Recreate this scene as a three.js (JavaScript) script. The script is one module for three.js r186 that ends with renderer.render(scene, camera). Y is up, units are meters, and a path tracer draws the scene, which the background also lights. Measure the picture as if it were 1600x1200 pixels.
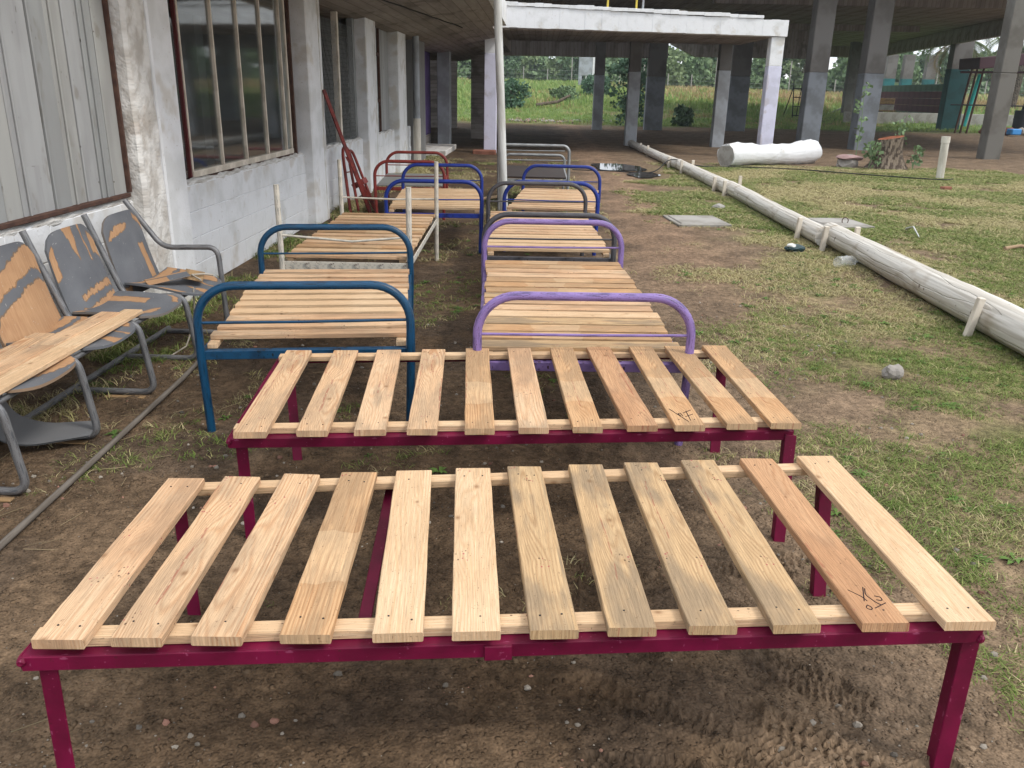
import * as THREE from 'three';
import { mergeGeometries } from 'three/addons/utils/BufferGeometryUtils.js';

// ---------------------------------------------------------------- camera, sky, sun, exposure
const scene = new THREE.Scene();
const camera = new THREE.PerspectiveCamera(49.55, 4 / 3, 0.05, 600);
camera.position.set(0, 1.5, 0);
camera.rotation.set(-19.4 * Math.PI / 180, 1.4 * Math.PI / 180, 1.2 * Math.PI / 180, 'YXZ');
scene.add(camera);
const renderer = new THREE.WebGLRenderer({ antialias: true });
renderer.setSize(1024, 768);
renderer.toneMapping = THREE.LinearToneMapping;
renderer.toneMappingExposure = 1.36;
renderer.shadowMap.enabled = true;
renderer.shadowMap.type = THREE.PCFSoftShadowMap;

// ---------------------------------------------------------------- random and noise
function rng(seed) { let s = seed >>> 0; return () => { s = (s + 0x6d2b79f5) | 0; let t = Math.imul(s ^ (s >>> 15), 1 | s); t = (t + Math.imul(t ^ (t >>> 7), 61 | t)) ^ t; return ((t ^ (t >>> 14)) >>> 0) / 4294967296; }; }
const hash = (x, y, s) => { let h = Math.imul(x | 0, 374761393) ^ Math.imul(y | 0, 668265263) ^ Math.imul(s | 0, 1274126177); h = Math.imul(h ^ (h >>> 13), 1274126177); return ((h ^ (h >>> 16)) >>> 0) / 4294967296; };
function vn(x, y, s = 0, per = 0) {
  const xi = Math.floor(x), yi = Math.floor(y), fx = x - xi, fy = y - yi, u = fx * fx * (3 - 2 * fx), v = fy * fy * (3 - 2 * fy);
  const w = per ? (a) => ((a % per) + per) % per : (a) => a;
  const a = hash(w(xi), w(yi), s), b = hash(w(xi + 1), w(yi), s), c = hash(w(xi), w(yi + 1), s), d = hash(w(xi + 1), w(yi + 1), s);
  return a + (b - a) * u + (c - a) * v + (a - b - c + d) * u * v;
}
function fbm(x, y, o = 4, s = 0, per = 0) { let a = 0, m = 0.5, n = 0; for (let i = 0; i < o; i++) { a += m * vn(x, y, s + i * 17, per); n += m; x *= 2; y *= 2; per *= 2; m *= 0.5; } return a / n; }
const clamp = (x, a = 0, b = 1) => Math.min(b, Math.max(a, x));
const sst = (a, b, x) => { const t = clamp((x - a) / (b - a)); return t * t * (3 - 2 * t); };
const lerp = (a, b, t) => a + (b - a) * t;
const mix3 = (a, b, t) => [lerp(a[0], b[0], t), lerp(a[1], b[1], t), lerp(a[2], b[2], t)];

// overcast sky: bright even cloud with soft banks and a few thinner bluish places
{
  const W = 512, H = 256, d = new Float32Array(W * H * 4);
  for (let j = 0; j < H; j++) for (let i = 0; i < W; i++) {
    const el = (j / H - 0.5) * Math.PI, az = i / W * Math.PI * 2, y = Math.sin(el), cx = Math.cos(el) * Math.cos(az), cz = Math.cos(el) * Math.sin(az);
    const k = 1 / (Math.max(y, 0) + 0.35), n = fbm(cx * k * 2.2 + 9, cz * k * 2.2 + 4, 5, 3);
    const t = sst(0.38, 0.68, n), L = 0.98 + 0.22 * y;
    const c = mix3([0.82, 0.90, 1.02], [0.99, 0.985, 0.985], t);
    const p = (j * W + i) * 4;
    d[p] = c[0] * L; d[p + 1] = c[1] * L; d[p + 2] = c[2] * L; d[p + 3] = 1;
  }
  const sky = new THREE.DataTexture(d, W, H, THREE.RGBAFormat, THREE.FloatType);
  sky.mapping = THREE.EquirectangularReflectionMapping; sky.magFilter = sky.minFilter = THREE.LinearFilter; sky.wrapS = THREE.RepeatWrapping; sky.needsUpdate = true;
  scene.background = sky; scene.environment = sky;
}
const sun = new THREE.DirectionalLight(new THREE.Color(1, 0.95, 0.87), 1.5);
sun.position.set(26, 34, 6); sun.target.position.set(1, 0, -8); scene.add(sun, sun.target);
sun.castShadow = true; sun.shadow.radius = 26; sun.shadow.mapSize.set(4096, 4096);
Object.assign(sun.shadow.camera, { left: -45, right: 45, top: 45, bottom: -45, near: 1, far: 140 });

// ---------------------------------------------------------------- textures
function tex(w, h, f, srgb = true, wrap = true) {
  const d = new Uint8Array(w * h * 4);
  for (let j = 0; j < h; j++) for (let i = 0; i < w; i++) {
    const c = f(i / w, j / h, i, j), p = (j * w + i) * 4;
    if (typeof c === 'number') { d[p] = d[p + 1] = d[p + 2] = clamp(c) * 255; } else { d[p] = clamp(c[0]) * 255; d[p + 1] = clamp(c[1]) * 255; d[p + 2] = clamp(c[2]) * 255; }
    d[p + 3] = 255;
  }
  const t = new THREE.DataTexture(d, w, h, THREE.RGBAFormat);
  t.magFilter = THREE.LinearFilter; t.minFilter = THREE.LinearMipmapLinearFilter; t.generateMipmaps = true;
  t.wrapS = t.wrapT = THREE.RepeatWrapping; if (srgb) t.colorSpace = THREE.SRGBColorSpace; t.anisotropy = 8; t.needsUpdate = true;
  return t;
}
const rgb = (r, g, b) => [r / 255, g / 255, b / 255];
// pine boards: u across 0.25 m, v along 1 m
function woodTex(seed, base, late, grey, greyAmt, pink, fresh) {
  const R = rng(seed), knots = [], streaks = [];
  for (let k = 0; k < 3; k++) knots.push([R() * 0.25, R(), 0.004 + R() * 0.006]);
  const cat = [[0.04 + R() * 0.06, 0.2 + R() * 0.5, 0.012 + R() * 0.01], [0.14 + R() * 0.07, 0.3 + R() * 0.6, 0.012 + R() * 0.01]];   // cathedral figure
  for (let k = 0; k < pink; k++) streaks.push([0.02 + R() * 0.21, R() * 0.8, 0.1 + R() * 0.3, 0.002 + R() * 0.003]);
  const specks = []; for (let k = 0; k < pink + 2; k++) { const cx = 0.02 + R() * 0.2, cy = R(); for (let q = 0; q < 9; q++) specks.push([cx + (R() - 0.5) * 0.04, cy + (R() - 0.5) * 0.05, 0.0008 + R() * 0.0016, R() < 0.5]); }
  const band = fresh ? [0.35 + R() * 0.3, 0.07 + R() * 0.05] : null;
  return tex(256, 1024, (a, b) => {
    const u = a * 0.25, v = b;
    let w = (fbm(u * 8, v * 1.4, 3, seed) - 0.5) * 0.07 + (fbm(u * 40, v * 6, 2, seed + 5) - 0.5) * 0.005, kn = 0;
    for (const [cu, cv, cw] of cat) { const dv = (v - cv); w += 0.05 * Math.exp(-Math.pow((u - cu) / 0.03, 2)) * (1 - Math.min(1, dv * dv * 9)); }
    for (const [ku, kv, r] of knots) { const dx = u - ku, dy = (v - kv) * 0.5, d = Math.hypot(dx, dy); w += Math.sign(dx) * 0.01 * Math.exp(-d * d / (r * r * 10)); kn = Math.max(kn, Math.exp(-Math.pow(Math.hypot(dx, (v - kv) * 0.7) / r, 2))); }
    const ph = (u + w) * 2 * Math.PI * 105, ring = Math.pow(0.5 + 0.5 * Math.sin(ph + 2 * vn(u * 30, v * 3, seed + 8)), 2) * (0.35 + 0.9 * vn(u * 50, v * 2, seed + 9));
    const fib = vn(u * 900, v * 22, seed + 3) * 0.6 + vn(u * 2000, v * 60, seed + 4) * 0.4;
    let c = mix3(base, late, clamp(ring * 0.5));
    const st = sst(0.40, 0.72, fbm(u * 9 + 3, v * 5, 5, seed + 11) + 0.25 * (vn(u * 70, v * 9, seed + 15) - 0.5));
    c = mix3(c, grey, clamp(st * greyAmt)); c = mix3(c, late, 0.35 * sst(0.55, 0.75, fbm(u * 5, v * 2.2, 4, seed + 31)));
    if (band && Math.abs(v - band[0]) < band[1] * (0.9 + 0.2 * vn(u * 40, 0, seed + 6))) c = mix3(c, fresh, 0.28);
    c = mix3(c, [0.40, 0.27, 0.17], kn * 0.5);
    const f = 0.86 + 0.25 * fib; c = [c[0] * f, c[1] * f, c[2] * f];
    const sp = vn(u * 330, v * 260, seed + 21); if (sp > 0.91) c = mix3(c, [0.33, 0.25, 0.18], (sp - 0.91) * 7);
    for (const [su, sv, sl, sw] of streaks) { const d = Math.abs(u - su - 0.006 * (vn(v * 20, 1, seed + 41) - 0.5)) / sw, t = (v - sv) / sl; if (d < 1 && t > 0 && t < 1 && vn(u * 400, v * 60, seed + 43) > 0.35) c = mix3(c, [0.50, 0.22, 0.18], 0.45 * (1 - d)); }
    for (const [x, y, r, red] of specks) { const d = Math.hypot(u - x, (v - y) * 0.7); if (d < r) c = mix3(c, red ? [0.58, 0.2, 0.26] : [0.24, 0.18, 0.14], 0.65); }
    return c;
  });
}
const WB = rgb(210, 178, 144), WL = rgb(176, 130, 94), WG = rgb(150, 130, 108), WF = rgb(218, 194, 160);
const woodT = [
  woodTex(11, WB, WL, WG, 0.6, 2, null), woodTex(12, rgb(208, 174, 138), rgb(158, 108, 72), WG, 0.4, 5, null), woodTex(13, rgb(198, 160, 120), rgb(154, 110, 74), rgb(142, 118, 92), 0.5, 2, WF),
  woodTex(14, rgb(190, 160, 122), rgb(150, 116, 82), rgb(138, 120, 98), 0.75, 2, null), woodTex(15, rgb(214, 186, 152), rgb(192, 154, 116), rgb(184, 158, 126), 0.3, 0, null), woodTex(16, rgb(190, 150, 114), rgb(156, 112, 80), rgb(146, 116, 92), 0.5, 3, null),
];
const woodBump = tex(256, 512, (a, b) => 0.5 + 0.35 * (vn(a * 180, b * 12, 71) - 0.5) + 0.3 * (vn(a * 40, b * 5, 72) - 0.5) - (vn(a * 90, b * 60, 73) > 0.94 ? 0.25 : 0), false);
const plasterT = tex(512, 512, (a, b) => {
  const n = fbm(a * 6, b * 6, 5, 101, 6), s = fbm(a * 7, b * 7, 4, 102, 7), p = vn(a * 90, b * 90, 104, 90);
  let c = mix3(rgb(228, 229, 231), rgb(212, 213, 213), sst(0.4, 0.7, n)); c = mix3(c, rgb(190, 182, 170), 0.5 * sst(0.6, 0.8, s));
  if (p > 0.93) c = mix3(c, rgb(146, 134, 118), (p - 0.93) * 8); return c;
});
const plasterB = tex(512, 512, (a, b) => 0.35 + 0.5 * fbm(a * 10, b * 10, 5, 111, 10) + 0.12 * vn(a * 120, b * 120, 112, 120), false);
const roughT = tex(512, 512, (a, b) => {
  const n = fbm(a * 9, b * 9, 6, 121, 9), s = fbm(a * 4, b * 4, 4, 124, 4);
  let c = mix3(rgb(218, 216, 212), rgb(188, 183, 176), sst(0.4, 0.75, n)); return mix3(c, rgb(160, 134, 112), 0.35 * sst(0.64, 0.8, s));
});
const roughB = tex(512, 512, (a, b) => fbm(a * 16, b * 16, 5, 131, 16) * 0.8 + 0.2 * vn(a * 90, b * 90, 134, 90), false);
const concT = tex(512, 512, (a, b) => {   // board-marked concrete, boards run along u
  const row = Math.floor(b * 8), e = Math.abs(b * 8 - row - 0.5) * 2, t = hash(row, 3, 7), n = fbm(a * 5, b * 30, 4, 141), m = fbm(a * 7, b * 7, 4, 143, 7);
  let c = mix3(rgb(168, 160, 154), rgb(132, 125, 120), clamp(0.25 + 0.5 * t + 0.8 * (n - 0.5))); c = mix3(c, rgb(110, 103, 98), sst(0.55, 0.8, m) * 0.6); return e > 0.95 ? mix3(c, rgb(80, 70, 62), 0.6) : c;
});
const concB = tex(512, 512, (a, b) => { const row = Math.floor(b * 8), e = Math.abs(b * 8 - row - 0.5) * 2; return 0.4 + 0.3 * hash(row, 3, 7) + 0.2 * fbm(a * 10, b * 40, 3, 151) - (e > 0.95 ? 0.3 : 0); }, false);
const greyT = tex(256, 256, (a, b) => { const n = fbm(a * 4, b * 4, 6, 161, 4), s = vn(a * 60, b * 60, 162, 60); return mix3([0.93, 0.93, 0.93], [0.78, 0.77, 0.755], clamp(sst(0.4, 0.75, n) * 0.8 + 0.3 * sst(0.9, 1, s))); });
const sheetT = tex(256, 512, (a, b) => {
  const n = fbm(a * 10, b * 2, 4, 171, 0), m = fbm(a * 4, b * 4, 4, 172, 4), p = vn(a * 34, b * 70, 173); let c = mix3(rgb(166, 167, 167), rgb(148, 148, 148), sst(0.35, 0.7, n) * 0.5 + 0.5 * sst(0.4, 0.7, m));
  if (p > 0.955) c = mix3(c, rgb(74, 66, 58), (p - 0.955) * 20); const dirt = fbm(a * 9, b * 9, 4, 175, 9); return mix3(c, rgb(124, 118, 108), 0.5 * sst(0.68, 0.82, dirt));
});
const paintT = tex(256, 256, (a, b) => { const n = fbm(a * 6, b * 6, 5, 181, 6), p = fbm(a * 26, b * 26, 4, 183, 26), q = fbm(a * 5, b * 5, 3, 187, 5); let c = mix3([1, 1, 1], [0.70, 0.72, 0.74], sst(0.38, 0.75, n)); const t = 0.76 - 0.16 * sst(0.5, 0.75, q); if (p > t) c = mix3(c, [0.45, 0.30, 0.24], clamp((p - t) * 14)); return c; });
const rustT = tex(256, 256, (a, b) => mix3(rgb(104, 78, 66), rgb(66, 50, 46), fbm(a * 14, b * 14, 4, 191, 14)));
const logT = tex(256, 1024, (a, b) => {   // weathered whitewashed pole: u round, v along 4 m
  const n = fbm(a * 30, b * 5, 4, 201), m = fbm(a * 4, b * 14, 4, 202), k = vn(a * 20, b * 90, 203);
  let c = mix3(rgb(210, 206, 198), rgb(186, 180, 170), sst(0.35, 0.7, n)); c = mix3(c, rgb(148, 134, 116), sst(0.55, 0.8, m) * 0.6); if (k > 0.95) c = mix3(c, rgb(84, 72, 60), 0.6); return c;
});
const logB = tex(256, 1024, (a, b) => 0.5 + 0.5 * (fbm(a * 40, b * 8, 4, 211) - 0.5) - (Math.abs(vn(a * 9 + 0.6 * fbm(a * 4, b * 10, 2, 213), b * 2.2, 212) - 0.5) < 0.018 ? 0.35 : 0), false);
const barkT = tex(256, 256, (a, b) => mix3(rgb(128, 116, 102), rgb(74, 64, 56), sst(0.3, 0.7, fbm(a * 26, b * 6, 4, 221))));
const stumpT = tex(256, 256, (a, b) => { const r = Math.hypot(a - 0.5, b - 0.5), n = fbm(a * 7, b * 7, 4, 231); const ring = 0.5 + 0.5 * Math.sin(r * 150 + n * 9); return mix3(mix3(rgb(150, 92, 66), rgb(122, 70, 50), ring * 0.5), rgb(96, 60, 44), sst(0.5, 0.8, n)); });
// torn plywood backs: grey paint skin with areas of bare ply
const tanMask = [   // bare ply areas of each chair back, a to the right, b up
  (a, b) => { const c = 0.36 + 0.36 * Math.pow(a, 0.6); return b < c - 0.08 || (b > c + 0.03 && b < c + 0.2 + 0.1 * a); },
  (a, b) => (b > 0.6 && Math.abs(a - 0.42 - (1 - b) * 0.16) < 0.085 * (b - 0.6) / 0.4) || (b > 0.58 && Math.abs(a - 0.66 - (1 - b) * 0.2) < 0.02) || (a > 0.84 && b > 0.66 && b < 0.93) || (a < 0.1 && b > 0.55 && b < 0.9) || (b < 0.06 + 0.14 * a && b > 0.02) || (b > 0.17 + 0.1 * a && b < 0.2 + 0.17 * a && a > 0.25),
  (a, b) => Math.hypot((a - 0.28) / 0.22, (b - 0.8 - (a - 0.28) * 0.15) / 0.055) < 1 || (Math.abs(a - 0.74 - (0.3 - b) * 0.05) < 0.085 && b > 0.02 && b < 0.58) || (a > 0.78 && b > 0.86 && b < 0.95) || (a < 0.14 && b < 0.12),
  (a, b) => (a > 0.35 && b < 0.55 && a + b * 0.4 > 0.62) || (b > 0.8 && a < 0.5),
];
function backTex(seed, f) { return tex(256, 256, (a, b) => { const wa = a + 0.035 * (fbm(a * 14, b * 14, 3, seed) - 0.5) + 0.02 * (vn(a * 60, b * 8, seed + 1) - 0.5), wb = b + 0.05 * (fbm(a * 10, b * 10, 3, seed + 2) - 0.5) + 0.03 * (vn(a * 40, b * 20, seed + 3) - 0.5), g = vn(a * 130, b * 9, seed + 4), e = f(wa, wb), rim = e !== f(wa + 0.012, wb - 0.012); const plyc = mix3(rgb(186, 148, 110), rgb(152, 114, 82), g * 0.5 + 0.5 * fbm(a * 5, b * 7, 4, seed + 6)), paint = mix3(rgb(108, 110, 114), rgb(88, 90, 95), fbm(a * 5, b * 5, 5, seed + 5)), sp = vn(a * 50, b * 50, seed + 8); let c = e ? plyc : paint; if (rim) c = mix3(c, rgb(120, 92, 66), 0.7); return sp > 0.955 ? mix3(c, [0.76, 0.75, 0.73], 0.5) : c; }); }
const plyT = [backTex(241, tanMask[0]), backTex(258, tanMask[1]), backTex(266, tanMask[2]), backTex(279, tanMask[3])];
const SOILN = 1024;   // 1.6 m tile of soil: grit, crumbs and small pale stones
const soilH = new Float32Array(SOILN * SOILN), soilS = new Float32Array(SOILN * SOILN);
{
  const R = rng(77);
  for (let j = 0; j < SOILN; j++) for (let i = 0; i < SOILN; i++) { const a = i / SOILN, b = j / SOILN; soilH[j * SOILN + i] = 0.42 + 0.5 * (fbm(a * 14, b * 14, 6, 301, 14) - 0.5) + 0.22 * (vn(a * 260, b * 260, 303, 260) - 0.5); }
  for (let k = 0; k < 5200; k++) {
    const cx = R() * SOILN, cy = R() * SOILN, r = 1.1 + Math.pow(R(), 4) * 5.5, tone = R(), el = 0.6 + R() * 0.4, an = R() * 3;
    for (let y = -8; y <= 8; y++) for (let x = -8; x <= 8; x++) {
      const qx = x * Math.cos(an) + y * Math.sin(an), qy = (-x * Math.sin(an) + y * Math.cos(an)) / el, d = Math.hypot(qx, qy) / r; if (d > 1) continue;
      const p = (((Math.floor(cy + y) + SOILN) % SOILN) * SOILN) + ((Math.floor(cx + x) + SOILN) % SOILN);
      soilH[p] = Math.max(soilH[p], 0.5 + 0.35 * Math.sqrt(1 - d * d)); soilS[p] = tone < 0.62 ? 0.12 + tone * 0.3 : tone < 0.93 ? 0.55 : 1;
    }
  }
}
const soilT = tex(SOILN, SOILN, (a, b, i, j) => { const p = j * SOILN + i, m = fbm(a * 9, b * 9, 5, 307, 9), q = fbm(a * 60, b * 60, 3, 313, 60); let g = 0.74 + 0.3 * (m - 0.5) + 0.38 * (q - 0.5) + 0.22 * (vn(a * 420, b * 420, 309, 420) - 0.5); let c = [g, g * 0.985, g * 0.97]; const s = soilS[p]; if (s > 0) c = mix3(c, [1, 0.97, 0.92], s * 0.38); return c; });
const soilB = tex(SOILN, SOILN, (a, b, i, j) => soilH[j * SOILN + i], false);

// ---------------------------------------------------------------- materials
function mat(color, o = {}) {
  const c = new THREE.Color(); if (Array.isArray(color)) c.setRGB(...color); else c.set(color);
  const p = { color: c, roughness: 0.85, metalness: 0, ...o }; return new THREE.MeshPhysicalMaterial({ specularIntensity: p.roughness >= 0.72 ? 0.3 : 0.8, ...p });
}
const rep = (t, x, y) => { const c = t.clone(); c.repeat.set(x, y); c.needsUpdate = true; return c; };
const MW = woodT.map((t) => mat('#ffffff', { map: rep(t, 4, 1), roughness: 0.82, bumpMap: rep(woodBump, 4, 2), bumpScale: 0.002 }));
const paintSoft = tex(256, 256, (a, b) => { const n = fbm(a * 5, b * 5, 5, 185, 5), p = vn(a * 120, b * 120, 186, 120); return mix3([1, 1, 1], [0.72, 0.72, 0.72], clamp(sst(0.4, 0.75, n) * 0.7 + (p > 0.97 ? 0.5 : 0))); });
const magT = tex(512, 512, (a, b) => { const n = fbm(a * 5, b * 5, 5, 195, 5), p = fbm(a * 40, b * 40, 4, 196, 40), q = fbm(a * 4, b * 4, 3, 197, 4), w = vn(a * 14, b * 160, 198); let c = mix3(rgb(116, 10, 56), rgb(92, 6, 42), sst(0.35, 0.75, n)); if (p > 0.84 - 0.08 * q) c = mix3(c, rgb(176, 130, 142), 0.45); if (p < 0.15 + 0.05 * q) c = mix3(c, rgb(74, 34, 32), 0.6); return w > 0.985 ? mix3(c, rgb(150, 60, 96), 0.6) : c; });
const M = {
  plaster: mat('#ffffff', { map: rep(plasterT, 0.7, 0.7), bumpMap: rep(plasterB, 0.7, 0.7), bumpScale: 0.008, roughness: 0.9 }),
  lavender: mat([0.84, 0.83, 0.98], { map: rep(plasterT, 0.7, 0.7), bumpMap: rep(plasterB, 0.7, 0.7), bumpScale: 0.006, roughness: 0.85 }),
  roughPlaster: mat('#ffffff', { map: rep(roughT, 1.2, 1.2), bumpMap: rep(roughB, 1.1, 1.1), bumpScale: 0.012, roughness: 0.95 }),
  concrete: mat('#ffffff', { map: rep(concT, 0.5, 0.8), bumpMap: rep(concB, 0.5, 0.8), bumpScale: 0.006, roughness: 0.92 }),
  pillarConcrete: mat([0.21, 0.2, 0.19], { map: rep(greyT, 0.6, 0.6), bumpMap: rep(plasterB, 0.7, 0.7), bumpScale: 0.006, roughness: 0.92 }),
  greyPaint: mat([0.28, 0.305, 0.335], { map: greyT, roughness: 0.75 }), palegreyPaint: mat([0.46, 0.49, 0.53], { map: greyT, roughness: 0.75 }),
  purplePaint: mat([0.18, 0.12, 0.34], { map: greyT, roughness: 0.75 }), tealPaint: mat([0.012, 0.075, 0.08], { map: greyT, roughness: 0.7 }), brightTeal: mat([0.02, 0.17, 0.18], { map: greyT, roughness: 0.7 }),
  sheet: mat('#ffffff', { map: rep(sheetT, 1.4, 0.6), roughness: 0.62, metalness: 0.15 }), sheet2: mat([0.86, 0.87, 0.86], { map: rep(sheetT, 1.1, 0.5), roughness: 0.62, metalness: 0.15 }), sheetBeige: mat([0.97, 0.96, 0.92], { map: rep(sheetT, 1.2, 0.55), roughness: 0.65, metalness: 0.1 }),
  rust: mat('#ffffff', { map: rep(rustT, 2, 2), roughness: 0.9 }), darkRed: mat([0.10, 0.014, 0.014], { roughness: 0.6 }), black: mat([0.012, 0.012, 0.014], { roughness: 0.7 }),
  greyRod: mat([0.2, 0.175, 0.15], { map: rep(greyT, 3, 3), roughness: 0.9 }), brownPost: mat([0.2, 0.19, 0.17], { map: rep(greyT, 0.7, 0.7), roughness: 0.9 }), farGrass: mat([0.1, 0.15, 0.06]),
  cream: mat([0.82, 0.74, 0.63], { map: rep(greyT, 3, 3), roughness: 0.8 }), white: mat([0.76, 0.77, 0.75], { map: rep(greyT, 2, 1), roughness: 0.5 }),
  glass: new THREE.MeshPhysicalMaterial({ color: new THREE.Color(0.84, 0.88, 0.88), roughness: 0.05, transmission: 0.98, thickness: 0, ior: 1.5 }),
  dustyGlass: new THREE.MeshPhysicalMaterial({ color: new THREE.Color(0.6, 0.66, 0.66), roughness: 0.32, transmission: 0.8, thickness: 0, ior: 1.5 }),
  magenta: mat('#ffffff', { map: rep(magT, 2.2, 2.2), roughness: 0.55, specularIntensity: 0.5, bumpMap: rep(paintSoft, 6, 6), bumpScale: 0.0008 }),
  teal: mat([0.004, 0.055, 0.125], { map: rep(paintT, 3, 3), roughness: 0.38 }), blue: mat([0.012, 0.035, 0.26], { map: rep(paintT, 3, 3), roughness: 0.38 }),
  purple: mat([0.245, 0.165, 0.40], { map: rep(paintT, 3, 3), roughness: 0.42 }), bedgrey: mat([0.075, 0.072, 0.08], { map: rep(paintT, 3, 3), roughness: 0.42 }), silver: mat([0.32, 0.33, 0.33], { map: rep(paintT, 3, 3), roughness: 0.42, metalness: 0.4 }),
  red: mat([0.23, 0.03, 0.022], { map: rep(paintT, 3, 3), roughness: 0.5 }), chippedWhite: mat([0.62, 0.58, 0.5], { map: rep(paintT, 6, 6), roughness: 0.65 }),
  chairSteel: mat([0.2, 0.2, 0.205], { map: rep(paintT, 4, 4), roughness: 0.5, metalness: 0.3 }), galv: mat([0.4, 0.41, 0.4], { roughness: 0.5, metalness: 0.6 }),
  vinyl: mat([0.17, 0.172, 0.178], { roughness: 0.6 }), oldWood: mat([0.75, 0.72, 0.68], { map: rep(woodT[3], 4, 1), roughness: 0.9 }),
  log: mat('#ffffff', { map: rep(logT, 1, 0.25), bumpMap: rep(logB, 1, 0.25), bumpScale: 0.012, roughness: 0.88 }), whitewash: mat([0.95, 0.95, 0.95], { map: rep(plasterT, 1, 0.6), bumpMap: rep(logB, 1, 0.4), bumpScale: 0.015, roughness: 0.9 }),
  bark: mat('#ffffff', { map: rep(barkT, 2, 2), roughness: 0.95, bumpMap: rep(barkT, 2, 2), bumpScale: 0.02 }), stump: mat('#ffffff', { map: stumpT, roughness: 0.9 }),
  pvc: mat([0.74, 0.7, 0.62], { map: rep(greyT, 2, 1), roughness: 0.45 }), slab: mat([0.42, 0.40, 0.37], { map: rep(greyT, 1.5, 1.5), roughness: 0.95 }), pinkStone: mat([0.42, 0.28, 0.27], { map: rep(greyT, 2, 2), roughness: 0.9 }),
  stone: mat([0.36, 0.33, 0.30], { map: rep(greyT, 3, 3), roughness: 0.95 }), boardRed: mat([0.085, 0.032, 0.036], { map: rep(greyT, 0.5, 1), roughness: 0.8 }), boardGreen: mat([0.07, 0.12, 0.085], { map: rep(greyT, 0.5, 1), roughness: 0.8 }),
  leafDark: mat([0.1, 0.165, 0.08], { roughness: 0.7 }), leafMid: mat([0.15, 0.225, 0.105], { roughness: 0.7 }), leafPale: mat([0.2, 0.26, 0.13], { roughness: 0.75 }), leafBlue: mat([0.075, 0.15, 0.085], { roughness: 0.7 }), frond: mat([0.12, 0.16, 0.07], { roughness: 0.6 }), dryFrond: mat([0.24, 0.18, 0.1], { roughness: 0.8 }),
  turquoise: mat([0.03, 0.5, 0.45], { roughness: 0.5 }), brightBlue: mat([0.04, 0.25, 0.6], { roughness: 0.5 }), yellow: mat([0.55, 0.42, 0.06], { roughness: 0.5 }), canopy: mat([0.075, 0.035, 0.045], { roughness: 0.7 }), ink: mat([0.018, 0.014, 0.02], { roughness: 0.8 }),
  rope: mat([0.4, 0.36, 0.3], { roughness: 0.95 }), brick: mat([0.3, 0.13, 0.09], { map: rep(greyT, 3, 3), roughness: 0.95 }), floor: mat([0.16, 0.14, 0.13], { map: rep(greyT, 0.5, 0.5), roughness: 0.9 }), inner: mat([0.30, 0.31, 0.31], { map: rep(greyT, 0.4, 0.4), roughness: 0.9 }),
};
const ply = plyT.map((t) => mat('#ffffff', { map: t, roughness: 0.7 }));

// ---------------------------------------------------------------- geometry helpers (all return non-indexed position/normal/uv)
const V = (x, y, z) => new THREE.Vector3(x, y, z);
function fromTris(P, N, U) { const g = new THREE.BufferGeometry(); g.setAttribute('position', new THREE.Float32BufferAttribute(P, 3)); if (N) g.setAttribute('normal', new THREE.Float32BufferAttribute(N, 3)); g.setAttribute('uv', new THREE.Float32BufferAttribute(U, 2)); if (!N) g.computeVertexNormals(); return g; }
function boxUV(g, along = 'z', ou = 0, ov = 0) {   // uv in metres; v runs along the named axis
  const p = g.attributes.position, n = g.attributes.normal, u = new Float32Array(p.count * 2), I = { x: 0, y: 1, z: 2 }, al = I[along];
  for (let i = 0; i < p.count; i++) {
    const q = [p.getX(i), p.getY(i), p.getZ(i)], m = [Math.abs(n.getX(i)), Math.abs(n.getY(i)), Math.abs(n.getZ(i))], d = m[0] > m[1] && m[0] > m[2] ? 0 : m[1] > m[2] ? 1 : 2;
    let a, b; if (d === al) { a = (al + 1) % 3; b = (al + 2) % 3; } else { b = al; a = 3 - al - d; }
    u[i * 2] = q[a] + ou + d * 0.03; u[i * 2 + 1] = q[b] + ov;
  }
  g.setAttribute('uv', new THREE.BufferAttribute(u, 2)); return g;
}
function plank(w, h, L, seed, ou, ov, axis = 'z') {   // sawn board along z with slightly wavy arrises and a little cup
  const n = 12, P = [], ring = (i) => { const z = lerp(-L / 2, L / 2, i / n), e = (k) => 0.0022 * (vn(i * 0.9 + k * 13, seed, 901) - 0.5), b = 0.0016 * (vn(i * 0.35, seed, 902) - 0.5), q = 0.0022; return [[-w / 2 + e(1), -h / 2 + q], [-w / 2 + e(2), h / 2 - q], [-w / 2 + q + e(2), h / 2 + e(3) * 0.4], [w / 2 - q + e(4), h / 2 + e(5) * 0.4], [w / 2 + e(4), h / 2 - q], [w / 2 + e(6), -h / 2 + q], [w / 2 - q + e(6), -h / 2], [-w / 2 + q + e(1), -h / 2]].map(([x, y]) => [x, y + b, z + (i === 0 || i === n ? 0.004 * (vn(x * 40, seed + i, 903) - 0.5) : 0)]); };
  const rs = []; for (let i = 0; i <= n; i++) rs.push(ring(i)); for (let i = 0; i < n; i++) for (let k = 0; k < 8; k++) { const a = rs[i][k], b = rs[i][(k + 1) % 8], c = rs[i + 1][(k + 1) % 8], d = rs[i + 1][k]; P.push(...a, ...c, ...b, ...a, ...d, ...c); }
  for (let k = 1; k < 7; k++) { P.push(...rs[0][0], ...rs[0][k], ...rs[0][k + 1]); P.push(...rs[n][0], ...rs[n][k + 1], ...rs[n][k]); }
  let N = 0; const g = fromTris(P, null, new Float32Array(P.length / 3 * 2)); if (axis === 'x') g.rotateY(Math.PI / 2); return boxUV(g, axis, ou, ov);
}
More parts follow.
